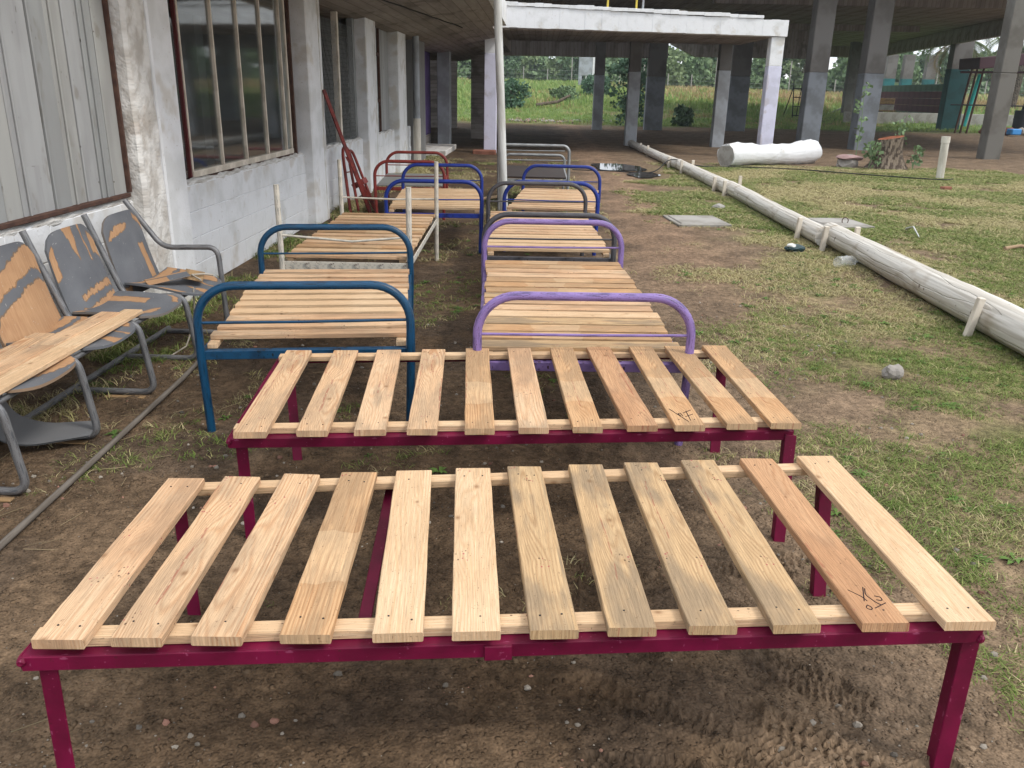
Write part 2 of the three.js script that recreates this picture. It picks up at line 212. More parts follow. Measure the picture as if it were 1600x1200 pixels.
function cbox(w, h, d, c = 0.003, along, ou = 0, ov = 0) {   // chamfered box centred on the origin
  c = Math.min(c, w * 0.3, h * 0.3, d * 0.3); const P = [], X = w / 2, Y = h / 2, Z = d / 2;
  const pt = (sx, sy, sz, f) => f === 0 ? [sx * X, sy * (Y - c), sz * (Z - c)] : f === 1 ? [sx * (X - c), sy * Y, sz * (Z - c)] : [sx * (X - c), sy * (Y - c), sz * Z];
  const tri = (a, b, e) => { const ux = b[0] - a[0], uy = b[1] - a[1], uz = b[2] - a[2], vx = e[0] - a[0], vy = e[1] - a[1], vz = e[2] - a[2]; const nx = uy * vz - uz * vy, ny = uz * vx - ux * vz, nz = ux * vy - uy * vx; if (nx * (a[0] + b[0] + e[0]) + ny * (a[1] + b[1] + e[1]) + nz * (a[2] + b[2] + e[2]) >= 0) P.push(...a, ...b, ...e); else P.push(...a, ...e, ...b); };
  const quad = (a, b, e, f) => { tri(a, b, e); tri(a, e, f); };
  for (const s of [-1, 1]) { quad(pt(s, -1, -1, 0), pt(s, 1, -1, 0), pt(s, 1, 1, 0), pt(s, -1, 1, 0)); quad(pt(-1, s, -1, 1), pt(1, s, -1, 1), pt(1, s, 1, 1), pt(-1, s, 1, 1)); quad(pt(-1, -1, s, 2), pt(1, -1, s, 2), pt(1, 1, s, 2), pt(-1, 1, s, 2)); }
  for (const s of [-1, 1]) for (const t of [-1, 1]) { quad(pt(s, t, -1, 0), pt(s, t, 1, 0), pt(s, t, 1, 1), pt(s, t, -1, 1)); quad(pt(s, -1, t, 0), pt(s, 1, t, 0), pt(s, 1, t, 2), pt(s, -1, t, 2)); quad(pt(-1, s, t, 1), pt(1, s, t, 1), pt(1, s, t, 2), pt(-1, s, t, 2)); for (const r of [-1, 1]) tri(pt(s, t, r, 0), pt(s, t, r, 1), pt(s, t, r, 2)); }
  const g = fromTris(P, null, new Float32Array(P.length / 3 * 2));
  return boxUV(g, along || (w >= h && w >= d ? 'x' : d >= h ? 'z' : 'y'), ou, ov);
}
const bx = (x0, x1, y0, y1, z0, z1, c, along, ou, ov) => { const g = cbox(Math.abs(x1 - x0), Math.abs(y1 - y0), Math.abs(z1 - z0), c, along, ou, ov); g.translate((x0 + x1) / 2, (y0 + y1) / 2, (z0 + z1) / 2); const W0 = Math.abs(x1 - x0), H0 = Math.abs(y1 - y0), D0 = Math.abs(z1 - z0); return boxUV(g, along || (W0 >= H0 && W0 >= D0 ? 'x' : D0 >= H0 ? 'z' : 'y'), ou, ov); };
function aim(g, a, b) {   // geometry built along z with y up is laid from a to b
  const d = b.clone().sub(a), L = d.length(); d.normalize(); const up = Math.abs(d.y) > 0.95 ? V(0, 0, 1) : V(0, 1, 0); const x = up.clone().cross(d).normalize(), y = d.clone().cross(x);
  return g.applyMatrix4(new THREE.Matrix4().makeBasis(x, y, d).setPosition(a.clone().add(b).multiplyScalar(0.5)));
}
const bar = (a, b, w, h, c = 0.002, ou = 0, ov = 0) => aim(cbox(w, h, a.distanceTo(b), c, 'z', ou, ov), a, b);
function sweep(pts, r, n = 10, cap = true, rough = 0, seed = 1) {
  const P = [], N = [], U = [], rings = []; let len = 0, ref = null; const rf = typeof r === 'function' ? r : () => r;
  for (let i = 0; i < pts.length; i++) {
    const t = pts[Math.min(i + 1, pts.length - 1)].clone().sub(pts[Math.max(i - 1, 0)]).normalize(); if (i) len += pts[i].distanceTo(pts[i - 1]);
    if (!ref) { ref = Math.abs(t.y) > 0.9 ? V(1, 0, 0) : V(0, 1, 0); } ref = ref.clone().sub(t.clone().multiplyScalar(ref.dot(t))).normalize();
    const b = t.clone().cross(ref), ring = []; const R0 = rf(i / (pts.length - 1), i);
    for (let k = 0; k <= n; k++) { const a = k / n * Math.PI * 2, q = rough ? 1 + rough * (vn((k % n) * 0.9, len * 6, seed) - 0.5) : 1, d = ref.clone().multiplyScalar(Math.cos(a)).add(b.clone().multiplyScalar(Math.sin(a))); ring.push({ p: pts[i].clone().addScaledVector(d, R0 * q), n: d, u: k / n, v: len }); }
    rings.push({ ring, t });
  }
  const put = (q) => { P.push(q.p.x, q.p.y, q.p.z); N.push(q.n.x, q.n.y, q.n.z); U.push(q.u, q.v); };
  for (let i = 0; i + 1 < rings.length; i++) for (let k = 0; k < n; k++) { const a = rings[i].ring[k], b = rings[i].ring[k + 1], c = rings[i + 1].ring[k + 1], d = rings[i + 1].ring[k]; [a, b, c, a, c, d].forEach(put); }
  if (cap) for (const [ix, s] of [[0, -1], [rings.length - 1, 1]]) { const R0 = rings[ix], c = pts[ix], nn = R0.t.clone().multiplyScalar(s); for (let k = 0; k < n; k++) { const a = R0.ring[k], b = R0.ring[k + 1]; for (const q of s > 0 ? [null, a, b] : [null, b, a]) { const p = q ? q.p : c; P.push(p.x, p.y, p.z); N.push(nn.x, nn.y, nn.z); U.push(q ? 0.5 + Math.cos(q.u * 6.283) * 0.2 : 0.5, q ? 0.5 + Math.sin(q.u * 6.283) * 0.2 : 0.5); } } }
  return fromTris(P, N, U);
}
const tube = (a, b, r, n = 10) => sweep([a, b], r, n);
function arcPts(c, ax, ay, r, a0, a1, n) { const o = []; for (let i = 0; i <= n; i++) { const a = lerp(a0, a1, i / n); o.push(c.clone().addScaledVector(ax, r * Math.cos(a)).addScaledVector(ay, r * Math.sin(a))); } return o; }
function fillet(pts, r, n = 6) {   // rounds the corners of a polyline
  const o = [pts[0]];
  for (let i = 1; i + 1 < pts.length; i++) { const a = pts[i - 1].clone().sub(pts[i]), b = pts[i + 1].clone().sub(pts[i]), k = Math.min(r, a.length() * 0.49, b.length() * 0.49); a.setLength(k).add(pts[i]); b.setLength(k).add(pts[i]); for (let j = 0; j <= n; j++) { const t = j / n; o.push(a.clone().multiplyScalar((1 - t) * (1 - t)).addScaledVector(pts[i], 2 * t * (1 - t)).addScaledVector(b, t * t)); } }
  o.push(pts[pts.length - 1]); return o;
}
const merge = (l) => l.length === 1 ? l[0] : mergeGeometries(l.map((g) => g.index ? g.toNonIndexed() : g));
function extrude(shapePts, depth, along = 'z') { const s = new THREE.Shape(shapePts.map(([x, y]) => new THREE.Vector2(x, y))); const g = new THREE.ExtrudeGeometry(s, { depth, bevelEnabled: false }); const h = g.index ? g.toNonIndexed() : g; return boxUV(h, along); }
function rock(rx, ry, rz, seed, det = 1) { const g = new THREE.IcosahedronGeometry(1, det), p = g.attributes.position; for (let i = 0; i < p.count; i++) { const x = p.getX(i), y = p.getY(i), z = p.getZ(i), k = 0.72 + 0.5 * vn(x * 2 + 7, y * 2 + z * 1.7 + 3, seed); p.setXYZ(i, x * rx * k, y * ry * k, z * rz * k); } g.computeVertexNormals(); return boxUV(g, 'y'); }

// ---------------------------------------------------------------- scene helpers
const taken = new Map();
function numbered(n) { const k = taken.get(n) ?? 0; taken.set(n, k + 1); return k ? `${n}_${String(k).padStart(3, '0')}` : n; }
function mesh(name, g, m, parent) { const o = new THREE.Mesh(Array.isArray(g) ? merge(g) : g, m); o.name = name; o.castShadow = o.receiveShadow = true; parent.add(o); return o; }
function thing(name, label, category, p = [0, 0, 0], turn = 0, group) { const o = new THREE.Group(); o.name = numbered(name); o.position.set(...p); o.rotation.y = turn; o.userData = { label, category }; if (group) o.userData.group = group; scene.add(o); return o; }
function single(name, g, m, label, category, p = [0, 0, 0], turn = 0, group) { const o = mesh(numbered(name), g, m, scene); o.position.set(...p); o.rotation.y = turn; o.userData = { label, category }; if (group) o.userData.group = group; return o; }
function struct(name, g, m) { const o = mesh(numbered(name), g, m, scene); o.userData.kind = 'structure'; return o; }

// ---------------------------------------------------------------- ground
const prints = [];
{ const R = rng(5); for (let i = 0; i < 46; i++) { const near = i < 32; prints.push({ x: near ? 0.28 + R() * 0.72 : -0.1 + R() * 1.1, z: near ? -1.08 - R() * 0.62 : -1.75 - R() * 0.9, a: R() * 6.28, L: 0.25 + R() * 0.05, W: 0.088 + R() * 0.016, d: 0.004 + R() * 0.009, k: Math.floor(R() * 3), q: 60 + R() * 40 }); } }
const puddles = [[1.75, -18.6, 0.6, 1.0, 1], [2.1, -16.9, 0.32, 0.7, 2]];
function groundH(x, z) {
  let h = (fbm(x * 0.9 + 40, z * 0.9 + 40, 3, 401) - 0.5) * 0.03;
  const near = sst(-9, -4, z) * sst(-6, -3, x) * sst(6, 3.5, x);
  if (near > 0) {
    h += near * ((fbm(x * 7 + 20, z * 7 + 20, 4, 405) - 0.5) * 0.026 + (vn(x * 45, z * 45, 408) - 0.5) * 0.004);
    const churn = sst(-0.25, 0.35, x) * sst(1.35, 0.95, x) * sst(-2.9, -2.3, z);
    if (churn > 0) h += churn * ((fbm(x * 16, z * 16, 3, 411) - 0.5) * 0.02);
    for (const f of prints) {
      const dx = x - f.x, dz = z - f.z; if (dx * dx + dz * dz > 0.04) continue; const c = Math.cos(f.a), s = Math.sin(f.a), u = dx * c + dz * s, v = -dx * s + dz * c;
      const w = f.W * 0.5 * (1 - 0.22 * sst(0.03, -0.04, u) * sst(-0.1, -0.04, u)), e = Math.max(Math.abs(v) / w, Math.abs(u) / (f.L * 0.5)); if (e > 1.15) continue;
      const inside = sst(1.08, 0.9, Math.hypot(Math.max(0, Math.abs(u) - f.L * 0.5 + w) / w, Math.abs(v) / w));
      const av = Math.abs(v) / w, sd = v > 0 ? 1 : 0, tr = f.k === 0 ? (av < 0.12 ? -1 : Math.sin(u * f.q * 3.4 + sd * 3.14 + av * 2.4)) : f.k === 1 ? (av > 0.62 ? Math.sin(u * f.q * 3.2) : av > 0.5 ? -1 : Math.sin(u * f.q * 2.6 + v * 260) * Math.cos(v * 190)) : (av > 0.8 ? 0.6 : Math.sin(u * f.q * 2.4 - av * 3) - 0.15);
      h = lerp(h, h * 0.3, inside) + inside * (-f.d - 0.004 + 0.0095 * sst(0.0, 0.18, tr)); const rim = sst(0.85, 1, e) * sst(1.15, 1, e); h += rim * 0.007;
    }
  }
  for (const [px, pz, rx, rz] of puddles) { const d = Math.hypot((x - px) / rx, (z - pz) / rz); h = lerp(h, -0.022, sst(2.0, 1.3, d)); }
  const far = sst(-42, -100, z); h += far * (2.3 + 0.5 * (fbm(x * 0.05 + 5, z * 0.05, 3, 415) - 0.5) - 0.5 * sst(6, 30, x)) + sst(-40, -50, z) * (fbm(x * 0.3, z * 0.3, 3, 417) - 0.5) * 0.35;
  return h;
}
const lawnEdge = (z) => z > -5 ? lerp(1.15, 1.25, clamp((z + 5) / 3)) : lerp(1.2, 1.95, clamp((-5 - z) / 8));
function grassD(x, z) {   // 0..1, how much grass grows here
  if (z < -21 || z > 0.5) return 0;
  const n = fbm(x * 1.5 + 11, z * 1.5 + 17, 4, 421), e = lawnEdge(z);
  const n2 = fbm(x * 3.4 + 5, z * 3.4 + 2, 3, 429), inn = sst(e + 0.3, e + 1.6, x) * sst(-2.2, -5, z);
  let d = sst(-0.25, 0.55, x - e + (n - 0.5) * 1.9) * sst(0.40, 0.60, n * 0.55 + n2 * 0.45 + 0.12 * inn);
  d *= sst(-20.5, -18.2, z + (n - 0.5) * 2); for (const [px, pz, rx, rz] of puddles) if (Math.hypot((x - px) / rx, (z - pz) / rz) < 1.7) return 0;
  d = Math.max(d, sst(-2.05, -2.5, x) * sst(0.42, 0.6, fbm(x * 2, z * 2.6, 3, 423)) * sst(-1.8, -3, z));
  if (x < 0.9 && x > -2.3) d = Math.max(d, 0.85 * sst(0.61, 0.70, fbm(x * 2.1 + 3, z * 2.1, 3, 425)) * sst(-1.9, -2.8, z));
  if (x > -0.75 && x < -0.2 && z < -5.5) d = Math.max(d, 0.5 * sst(0.45, 0.62, fbm(x * 3, z * 3, 3, 427)));
  if (x < -1 && z < -13) d = Math.max(d, 0.8 * sst(0.4, 0.55, n) * sst(-20, -17, z));
  return d;
}
function groundC(x, z) {
  const n = fbm(x * 0.8 + 2, z * 0.8 + 9, 4, 431), m = fbm(x * 4, z * 4, 4, 433), w = fbm(x * 2.2, z * 2.2, 3, 437);
  let c = mix3([0.115, 0.077, 0.047], [0.172, 0.12, 0.077], sst(0.3, 0.7, n));                           // damp brown earth
  c = mix3(c, [0.262, 0.19, 0.128], 0.85 * sst(0.2, 1.2, x + (n - 0.5) * 1.2));          // drier, paler earth to the right
  c = mix3(c, [0.315, 0.212, 0.142], 0.8 * sst(0.6, 1.1, x) * sst(2.3, 1.5, x) * sst(-5, -9, z));   // reddish trodden path
  c = mix3(c, [0.10, 0.075, 0.056], 0.55 * sst(0.52, 0.68, w) * sst(1.6, 0.8, x));                        // wet blotches
  const lawn = sst(-0.1, 1.3, x - lawnEdge(z)) * sst(-19.5, -18, z) * (z < 0.5 ? 1 : 0);
  c = mix3(c, mix3([0.32, 0.25, 0.145], [0.19, 0.20, 0.075], sst(0.4, 0.65, m)), lawn * 0.85 * sst(0.3, 0.55, fbm(x * 1.5 + 11, z * 1.5 + 17, 4, 421) + 0.1));
  const field = sst(-41, -44.5, z + (n - 0.5) * 5);
  c = mix3(c, mix3([0.15, 0.24, 0.065], [0.27, 0.25, 0.11], sst(0.45, 0.7, fbm(x * 0.12, z * 0.2, 4, 441))), field);
    const k = (0.82 + 0.36 * m) * 1.42; return [c[0] * k, c[1] * k, c[2] * k];
}
{
  const lines = (segs) => { const o = []; for (const [a, b, s0, s1] of segs) { let x = a; while (x < b - 1e-6) { o.push(x); x += lerp(s0, s1 ?? s0, (x - a) / (b - a)); } } o.push(segs[segs.length - 1][1]); return o; };
  const xs = lines([[-150, -8, 14, 1.2], [-8, -2.7, 0.5, 0.1], [-2.7, 0.15, 0.024], [0.15, 1.15, 0.0055], [1.15, 2.6, 0.024], [2.6, 9, 0.06, 0.35], [9, 170, 0.6, 14]]);
  const zs = lines([[-260, -60, 14, 2.4], [-60, -20, 1.2, 0.5], [-20, -7, 0.3, 0.06], [-7, -2.6, 0.05, 0.026], [-2.6, -1.72, 0.016], [-1.72, -1.02, 0.0055], [-1.02, 1, 0.03, 0.1], [1, 60, 0.4, 9]]);
  const nx = xs.length, nz = zs.length, P = new Float32Array(nx * nz * 3), C = new Float32Array(nx * nz * 3), U = new Float32Array(nx * nz * 2), I = [];
  for (let j = 0; j < nz; j++) for (let i = 0; i < nx; i++) {
    const k = j * nx + i, x = xs[i], z = zs[j], c = groundC(x, z);
    P[k * 3] = x; P[k * 3 + 1] = groundH(x, z); P[k * 3 + 2] = z; C.set(c, k * 3); U[k * 2] = x / 1.6; U[k * 2 + 1] = z / 1.6;
    if (i + 1 < nx && j + 1 < nz) I.push(k, k + nx, k + 1, k + 1, k + nx, k + nx + 1);
  }
  const g = new THREE.BufferGeometry(); g.setAttribute('position', new THREE.BufferAttribute(P, 3)); g.setAttribute('color', new THREE.BufferAttribute(C, 3)); g.setAttribute('uv', new THREE.BufferAttribute(U, 2)); g.setIndex(I); g.computeVertexNormals();
  struct('ground', g, mat('#ffffff', { vertexColors: true, map: soilT, bumpMap: soilB, bumpScale: 0.02, roughness: 0.93 }));
}
{ // puddles in the path
  const m = mat([0.05, 0.042, 0.036], { roughness: 0.03 });
  for (const [px, pz, rx, rz, s] of puddles) { const pts = []; for (let i = 0; i < 40; i++) { const a = i / 40 * 6.283, k = 0.85 + 0.5 * (vn(Math.cos(a) * 1.6 + 5, Math.sin(a) * 1.6 + s * 7, 451) - 0.3); pts.push(new THREE.Vector2(px + rx * k * Math.cos(a), pz + rz * k * Math.sin(a))); } const g = new THREE.ShapeGeometry(new THREE.Shape(pts)); g.rotateX(Math.PI / 2); struct('puddle', g.translate(0, -0.003, 0), m).userData.label = s === 1 ? 'larger puddle on the path beyond the beds' : 'small puddle on the path beside the grass'; }
}

// ---------------------------------------------------------------- the long building on the left: blocks, columns, windows, cladding, roof slab
const A = thing('long_building', 'long white single storey building with columns, cladding and windows under a concrete eave', 'building');
{
  const R = rng(31), WX = -2.6;
  // lower wall: backing and painted blocks
  mesh('wall_core', bx(-2.8, -2.607, -0.1, 0.79, -2, -17.6, 0.002), M.plaster, A);
  for (let row = 0; row < 4; row++) for (let z = -2.2 - (row % 2) * 0.2; z > -17.4; z -= 0.4) {
    if (z < -15.6 && z > -16.5) continue; const y0 = row * 0.196, d = R() * 0.004;
    mesh('block', bx(-2.7, WX + d * 0.5, y0 + 0.001, y0 + 0.193, z - 0.3975, z, 0.0035, 'z'), M.plaster, A);
  }
  // crumbled sill along the top of the blocks
  for (const [z0, z1] of [[-2.2, -5.34], [-6.04, -9.5], [-10.2, -12.74], [-13.54, -15.58]]) {
    const n = Math.ceil((z0 - z1) / 0.07), pts = []; for (let i = 0; i <= n; i++) { const z = lerp(z0, z1, i / n); pts.push(V(-2.63 + 0.014 * (vn(z * 9, 1, 461) - 0.5), 0.785 + 0.014 * (vn(z * 13, 4, 462) - 0.5), z)); }
    mesh('sill', sweep(pts, (t, i) => 0.02 + 0.016 * vn(i * 0.8, 0, 463), 8, true, 0.5, 464), M.roughPlaster, A);
  }
  // columns: rough near half and smooth far half on the nearest one
  const c1 = mesh('column', bx(-2.78, -2.5, -0.1, 2.5, -5.68, -6.02, 0.012, 'y'), M.plaster, A);
  { const P = [], U = [], ny = 60, nz = 10, pt = (i, j) => { const y = lerp(-0.1, 2.5, i / ny), z = lerp(-5.365, -5.69, j / nz), e = j === 0 || j === nz ? 0.02 : 0; return [-2.515 + 0.03 * (fbm(y * 5, z * 9, 4, 471) - 0.35) - e, y, z + (j === nz ? 0.012 * (vn(y * 6, 3, 472) - 0.5) : j === 0 ? 0.02 * (vn(y * 5, 1, 473) - 0.5) : 0)]; }; const q = (a, b, c, d) => { for (const e of [a, b, c, a, c, d]) { P.push(...e); U.push(e[2] + e[0], e[1]); } }; for (let i = 0; i < ny; i++) { for (let j = 0; j < nz; j++) q(pt(i, j), pt(i, j + 1), pt(i + 1, j + 1), pt(i + 1, j)); const a = pt(i, 0), b = pt(i + 1, 0); q([-2.78, a[1], a[2] - 0.01], a, b, [-2.78, b[1], b[2] - 0.01]); } mesh('worn_face', fromTris(P, null, U), M.roughPlaster, c1); }
  for (const [z0, z1, m] of [[-9.53, -10.15, M.plaster], [-12.76, -13.52, M.plaster], [-15.62, -16.5, M.plaster]]) { const c = mesh('column', bx(-2.78, -2.5, -0.1, 2.5, z0, z1, 0.012, 'y', R(), R()), m, A); mesh('groove', bx(-2.502, -2.494, -0.1, 2.45, z1 + 0.12, z1 + 0.13, 0.001), M.roughPlaster, c); }
  mesh('wall_panel', bx(-2.75, -2.5, -0.1, 2.45, -17.8, -19.2, 0.01, 'y'), mat([0.62, 0.6, 0.58], { map: rep(sheetT, 1, 0.5), roughness: 0.9 }), A);
  mesh('wall_panel', bx(-3.1, -2.98, 0.35, 2.45, -20, -24, 0.01, 'y'), M.purplePaint, A);
  mesh('wall_panel', bx(-3.1, -2.98, -0.05, 0.345, -20, -24, 0.01, 'y'), M.concrete, A);
  mesh('column', bx(-2.75, -2.42, -0.1, 2.5, -23.6, -24.1, 0.01, 'y'), M.palegreyPaint, A);
  mesh('column', bx(-2.2, -1.7, -0.1, 2.6, -28.2, -28.8, 0.01, 'y'), M.concrete, A);
  mesh('step', bx(-3.2, -2.2, -0.1, 0.12, -20.5, -23.2, 0.01), M.roughPlaster, A);
  // sheet cladding, each strip its own piece
  const zs = [-2.2, -2.5, -2.68, -2.98, -3.16, -3.46, -3.62, -3.9, -4.08, -4.225, -4.525, -4.69, -4.87, -5.03, -5.18, -5.34], ms = [M.sheet, M.sheet2, M.sheetBeige];
  const strip = mesh('cladding', bx(-2.74, -2.68, 0.82, 2.45, -2.2, -5.34, 0.002), M.black, A);
  for (let i = 0; i + 1 < zs.length; i++) { const d = R() * 0.012; mesh('cladding_sheet', bx(-2.68, -2.612 - d, 0.835, 2.45, zs[i] - 0.006 - R() * 0.004, zs[i + 1] + 0.005, 0.004, 'y', R() * 3, R() * 2), ms[i % 3], strip); if (i % 2) mesh('cladding_rib', bx(-2.61 - d, -2.6 - d, 0.836, 2.449, zs[i] - 0.05, zs[i] - 0.062, 0.002, 'y', R(), R()), ms[i % 3], strip); }
  mesh('rusty_rail', bx(-2.66, -2.585, 0.815, 0.84, -2.2, -5.33, 0.003, 'z'), M.rust, A); mesh('rusty_rail', bx(-2.66, -2.588, 0.842, 2.45, -5.342, -5.358, 0.003, 'y'), M.rust, A);
  // window of clear panes between cream bars
  const w1 = mesh('window', [bx(-2.72, -2.65, 0.815, 0.865, -6.52, -9.3, 0.004, 'z'), bx(-2.72, -2.65, 2.36, 2.42, -6.04, -9.5, 0.004, 'z')], M.cream, A);
  for (const z of [-6.53, -7.2, -7.81, -8.45, -9.08]) mesh('mullion', bx(-2.684, -2.652, 0.866, 2.36, z - 0.011, z + 0.011, 0.003, 'y', R(), R()), M.cream, w1);
  mesh('frame', bx(-2.688, -2.655, 0.8, 2.42, -6.488, -6.508, 0.003), M.darkRed, w1); mesh('frame', bx(-2.70, -2.64, 0.8, 2.42, -9.37, -9.41, 0.003), M.rust, w1); mesh('frame', bx(-2.75, -2.66, 0.8, 2.42, -9.28, -9.31, 0.003), M.cream, w1); mesh('frame', bx(-2.76, -2.63, 0.795, 0.812, -6.04, -9.5, 0.003), M.rust, w1);
  const pz = [-6.05, -6.474, -6.55, -7.18, -7.22, -7.79, -7.83, -8.43, -8.47, -9.06, -9.10, -9.27]; for (let i = 0; i < pz.length; i += 2) mesh('pane', bx(-2.676, -2.672, i ? 0.867 : 0.82, i ? 2.358 : 1.95, pz[i + 1], pz[i], 0.0008), M.glass, w1);
  // window closed with wire netting
  const w2 = mesh('window', bx(-2.74, -2.66, 0.8, 2.42, -12.62, -12.74, 0.004, 'y'), M.inner, A);
  mesh('post', bx(-2.72, -2.64, 0.8, 2.42, -11.58, -11.66, 0.004, 'y'), M.cream, w2);
  { const g = []; for (let i = -26; i < 38; i++) for (const s of [-1, 1]) { const z0 = -10.2 - i * 0.07, pts = []; let z = z0; for (let y = 0.8; y <= 2.4; y += 0.1) { z = z0 + s * (y - 0.8) * 0.62; if (z < -10.2 && z > -12.6) pts.push(V(-2.66 + 0.008 * (vn(z * 7, y * 5, 481) - 0.5), y, z)); } if (pts.length > 1) g.push(sweep(pts, 0.0022, 3, false)); } const o = mesh('wire_netting', g, M.galv, w2); o.userData.kind = 'stuff'; }
  // window part glazed, part boarded
  const w3 = mesh('window', [bx(-2.73, -2.66, 0.8, 2.42, -14.64, -14.7, 0.004, 'y'), bx(-2.73, -2.66, 1.28, 1.33, -13.54, -14.63, 0.004, 'z'), bx(-2.73, -2.66, 2.0, 2.05, -13.54, -14.63, 0.004, 'z')], M.rust, A);
  mesh('pane', bx(-2.7, -2.696, 1.335, 1.995, -13.56, -14.62, 0.0008), M.dustyGlass, w3); mesh('pane', bx(-2.7, -2.696, 2.055, 2.42, -13.56, -14.62, 0.0008), M.dustyGlass, w3); mesh('board', bx(-2.71, -2.69, 0.81, 1.04, -13.56, -14.62, 0.003), M.sheet2, w3); mesh('board', bx(-2.71, -2.69, 1.045, 1.275, -13.56, -14.62, 0.003), M.sheet, w3);
  for (let i = 0; i < 3; i++) mesh('board', bx(-2.71, -2.68, 0.8, 2.42, -14.72 - i * 0.29, -15.0 - i * 0.29, 0.004, 'y', R(), R()), i % 2 ? M.sheet : M.sheet2, w3);
  // rooms behind
  mesh('floor', bx(-9, -2.8, -0.12, 0.03, -2, -17.6, 0.002), M.floor, A); mesh('back_wall', bx(-9.2, -9, 0, 2.5, -2, -27, 0.002), M.inner, A); mesh('end_wall', bx(-9, -2.75, 0, 2.5, -2.2, -2.0, 0.002), M.inner, A); mesh('end_wall', bx(-9, -2.8, 0, 2.5, -17.5, -17.7, 0.002), M.inner, A);
  for (const z of [-7.4, -9.8, -12.6]) mesh('inner_column', bx(-5.2, -4.9, 0, 2.5, z, z - 0.3, 0.005, 'y'), M.inner, A);
  // concrete roof slab, rising a little to its outer edge
  const slab = (xe, z0, z1) => { const g = extrude([[-9.2, 2.44], [-2.62, 2.42], [xe, 2.72 + 0.05 * (xe + 1.1)], [xe, 3.1], [-9.2, 3.0]], z0 - z1, 'x'); g.translate(0, 0, z1); return boxUV(g, 'x'); };
  mesh('roof_slab', slab(-0.78, -5.0, -18), M.concrete, A); mesh('roof_slab', boxUV(bx(-9.2, -2.4, 2.5, 2.9, -1.8, -4.997, 0.01, 'x'), 'x'), M.concrete, A); mesh('roof_slab', slab(-1.0, -18.003, -30), M.concrete, A);
  const f = mesh('fascia', bx(-0.777, -0.70, 2.72, 3.12, -5, -18, 0.008, 'z'), M.plaster, A);
  { const pts = []; for (let i = 0; i <= 30; i++) { const z = lerp(-6, -17, i / 30); pts.push(V(-2.4 + 0.9 * i / 30 + 0.03 * vn(i, 0, 491), 2.435 + 0.165 * (0.15 + 0.9 * i / 30), z)); } mesh('cable', sweep(pts, 0.012, 5), M.black, A); }
}
{ // pipes and pillar by the building
  const dp = thing('downpipe', 'grey and cream drainpipe standing against the far end of the white wall', 'pipe', [-2.42, 0, -17.25]); mesh('lower_pipe', tube(V(0, 0, 0), V(0, 0.95, 0), 0.075, 14), M.pvc, dp); mesh('upper_pipe', tube(V(0, 0.9, 0), V(0, 2.52, 0), 0.065, 14), M.palegreyPaint, dp);
  const wp = thing('tall_pole', 'tall white painted pole rising past the roof edge beside the silver bed', 'pole', [-0.40, 0, -10.55]); mesh('shaft', sweep([V(0, -0.02, 0), V(-0.06, 1.3, 0), V(-0.125, 2.6, 0), V(-0.165, 3.4, 0)], (t) => 0.052 - 0.008 * t, 16), M.white, wp); mesh('collar', sweep([V(0.001, 0, 0), V(-0.002, 0.05, 0)], 0.062, 16), M.slab, wp);
}

// ---------------------------------------------------------------- portico with white beam
const PT = thing('white_portico', 'whitewashed concrete portico beam on pale pillars in front of the raised building', 'portico');
{
  const n = 34, g = [], R = rng(41);
  for (let i = 0; i < n; i++) { const x0 = lerp(-1.0, 5.98, i / n), x1 = lerp(-1.0, 5.98, (i + 1) / n), y0 = lerp(2.96, 2.87, i / n) + 0.012 * vn(i * 0.8, 1, 501); g.push(bx(x0, x1 + 0.002, y0, lerp(3.56, 3.34, i / n) - 0.03 * vn(i * 0.9, 5, 502) - 0.09, -22.1 + 0.01 * vn(i * 1.3, 4, 503), -22.5, 0.004, 'x')); }
  mesh('beam', g, M.plaster, PT);
  { const g2 = []; for (let i = 0; i < n; i++) { if (i > 30) continue; const x0 = lerp(-1.0, 5.98, i / n), x1 = lerp(-1.0, 5.98, (i + 1) / n), t = lerp(3.56, 3.34, i / n); g2.push(bx(x0, x1 + 0.003, t - 0.09 - 0.02 * vn(i * 0.7, 9, 504), t - 0.03 * vn(i * 0.9, 7, 505), -22.08 + 0.03 * vn(i * 1.7, 4, 506), -22.48, 0.006, 'x')); } mesh('beam_cap', g2, M.plaster, PT); }
  mesh('roof_slab', bx(-1.0, 5.95, 2.93, 3.25, -22.503, -27, 0.01, 'x'), M.concrete, PT);
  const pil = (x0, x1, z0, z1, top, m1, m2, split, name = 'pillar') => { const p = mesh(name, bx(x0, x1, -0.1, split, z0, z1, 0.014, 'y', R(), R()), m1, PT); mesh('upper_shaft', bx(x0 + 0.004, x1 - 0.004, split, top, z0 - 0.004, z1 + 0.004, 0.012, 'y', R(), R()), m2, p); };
  pil(5.62, 5.95, -22.14, -22.48, 2.87, M.lavender, M.plaster, 2.2);
  { const g3 = bx(-1.37, -1.06, -0.1, 2.35, -21.7, -22.05, 0.014, 'y'); const pp = mesh('pillar', g3, M.lavender, PT); mesh('upper_shaft', bx(-1.365, -1.065, 2.352, 2.85, -21.71, -22.04, 0.01, 'y'), M.plaster, pp); mesh('kerb_stone', bx(-1.62, -1.05, -0.05, 0.1, -21.3, -21.66, 0.02), M.brick, pp); }
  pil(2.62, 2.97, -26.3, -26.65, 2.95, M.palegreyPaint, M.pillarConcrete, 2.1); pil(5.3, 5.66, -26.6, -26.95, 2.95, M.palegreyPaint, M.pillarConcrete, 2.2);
  for (const [x, m] of [[1.6, M.yellow], [2.3, M.yellow], [2.46, M.palegreyPaint]]) mesh('rail_post', tube(V(x, 3.3, -22.3), V(x, 4.5, -22.3), 0.025, 8), m, PT);
}

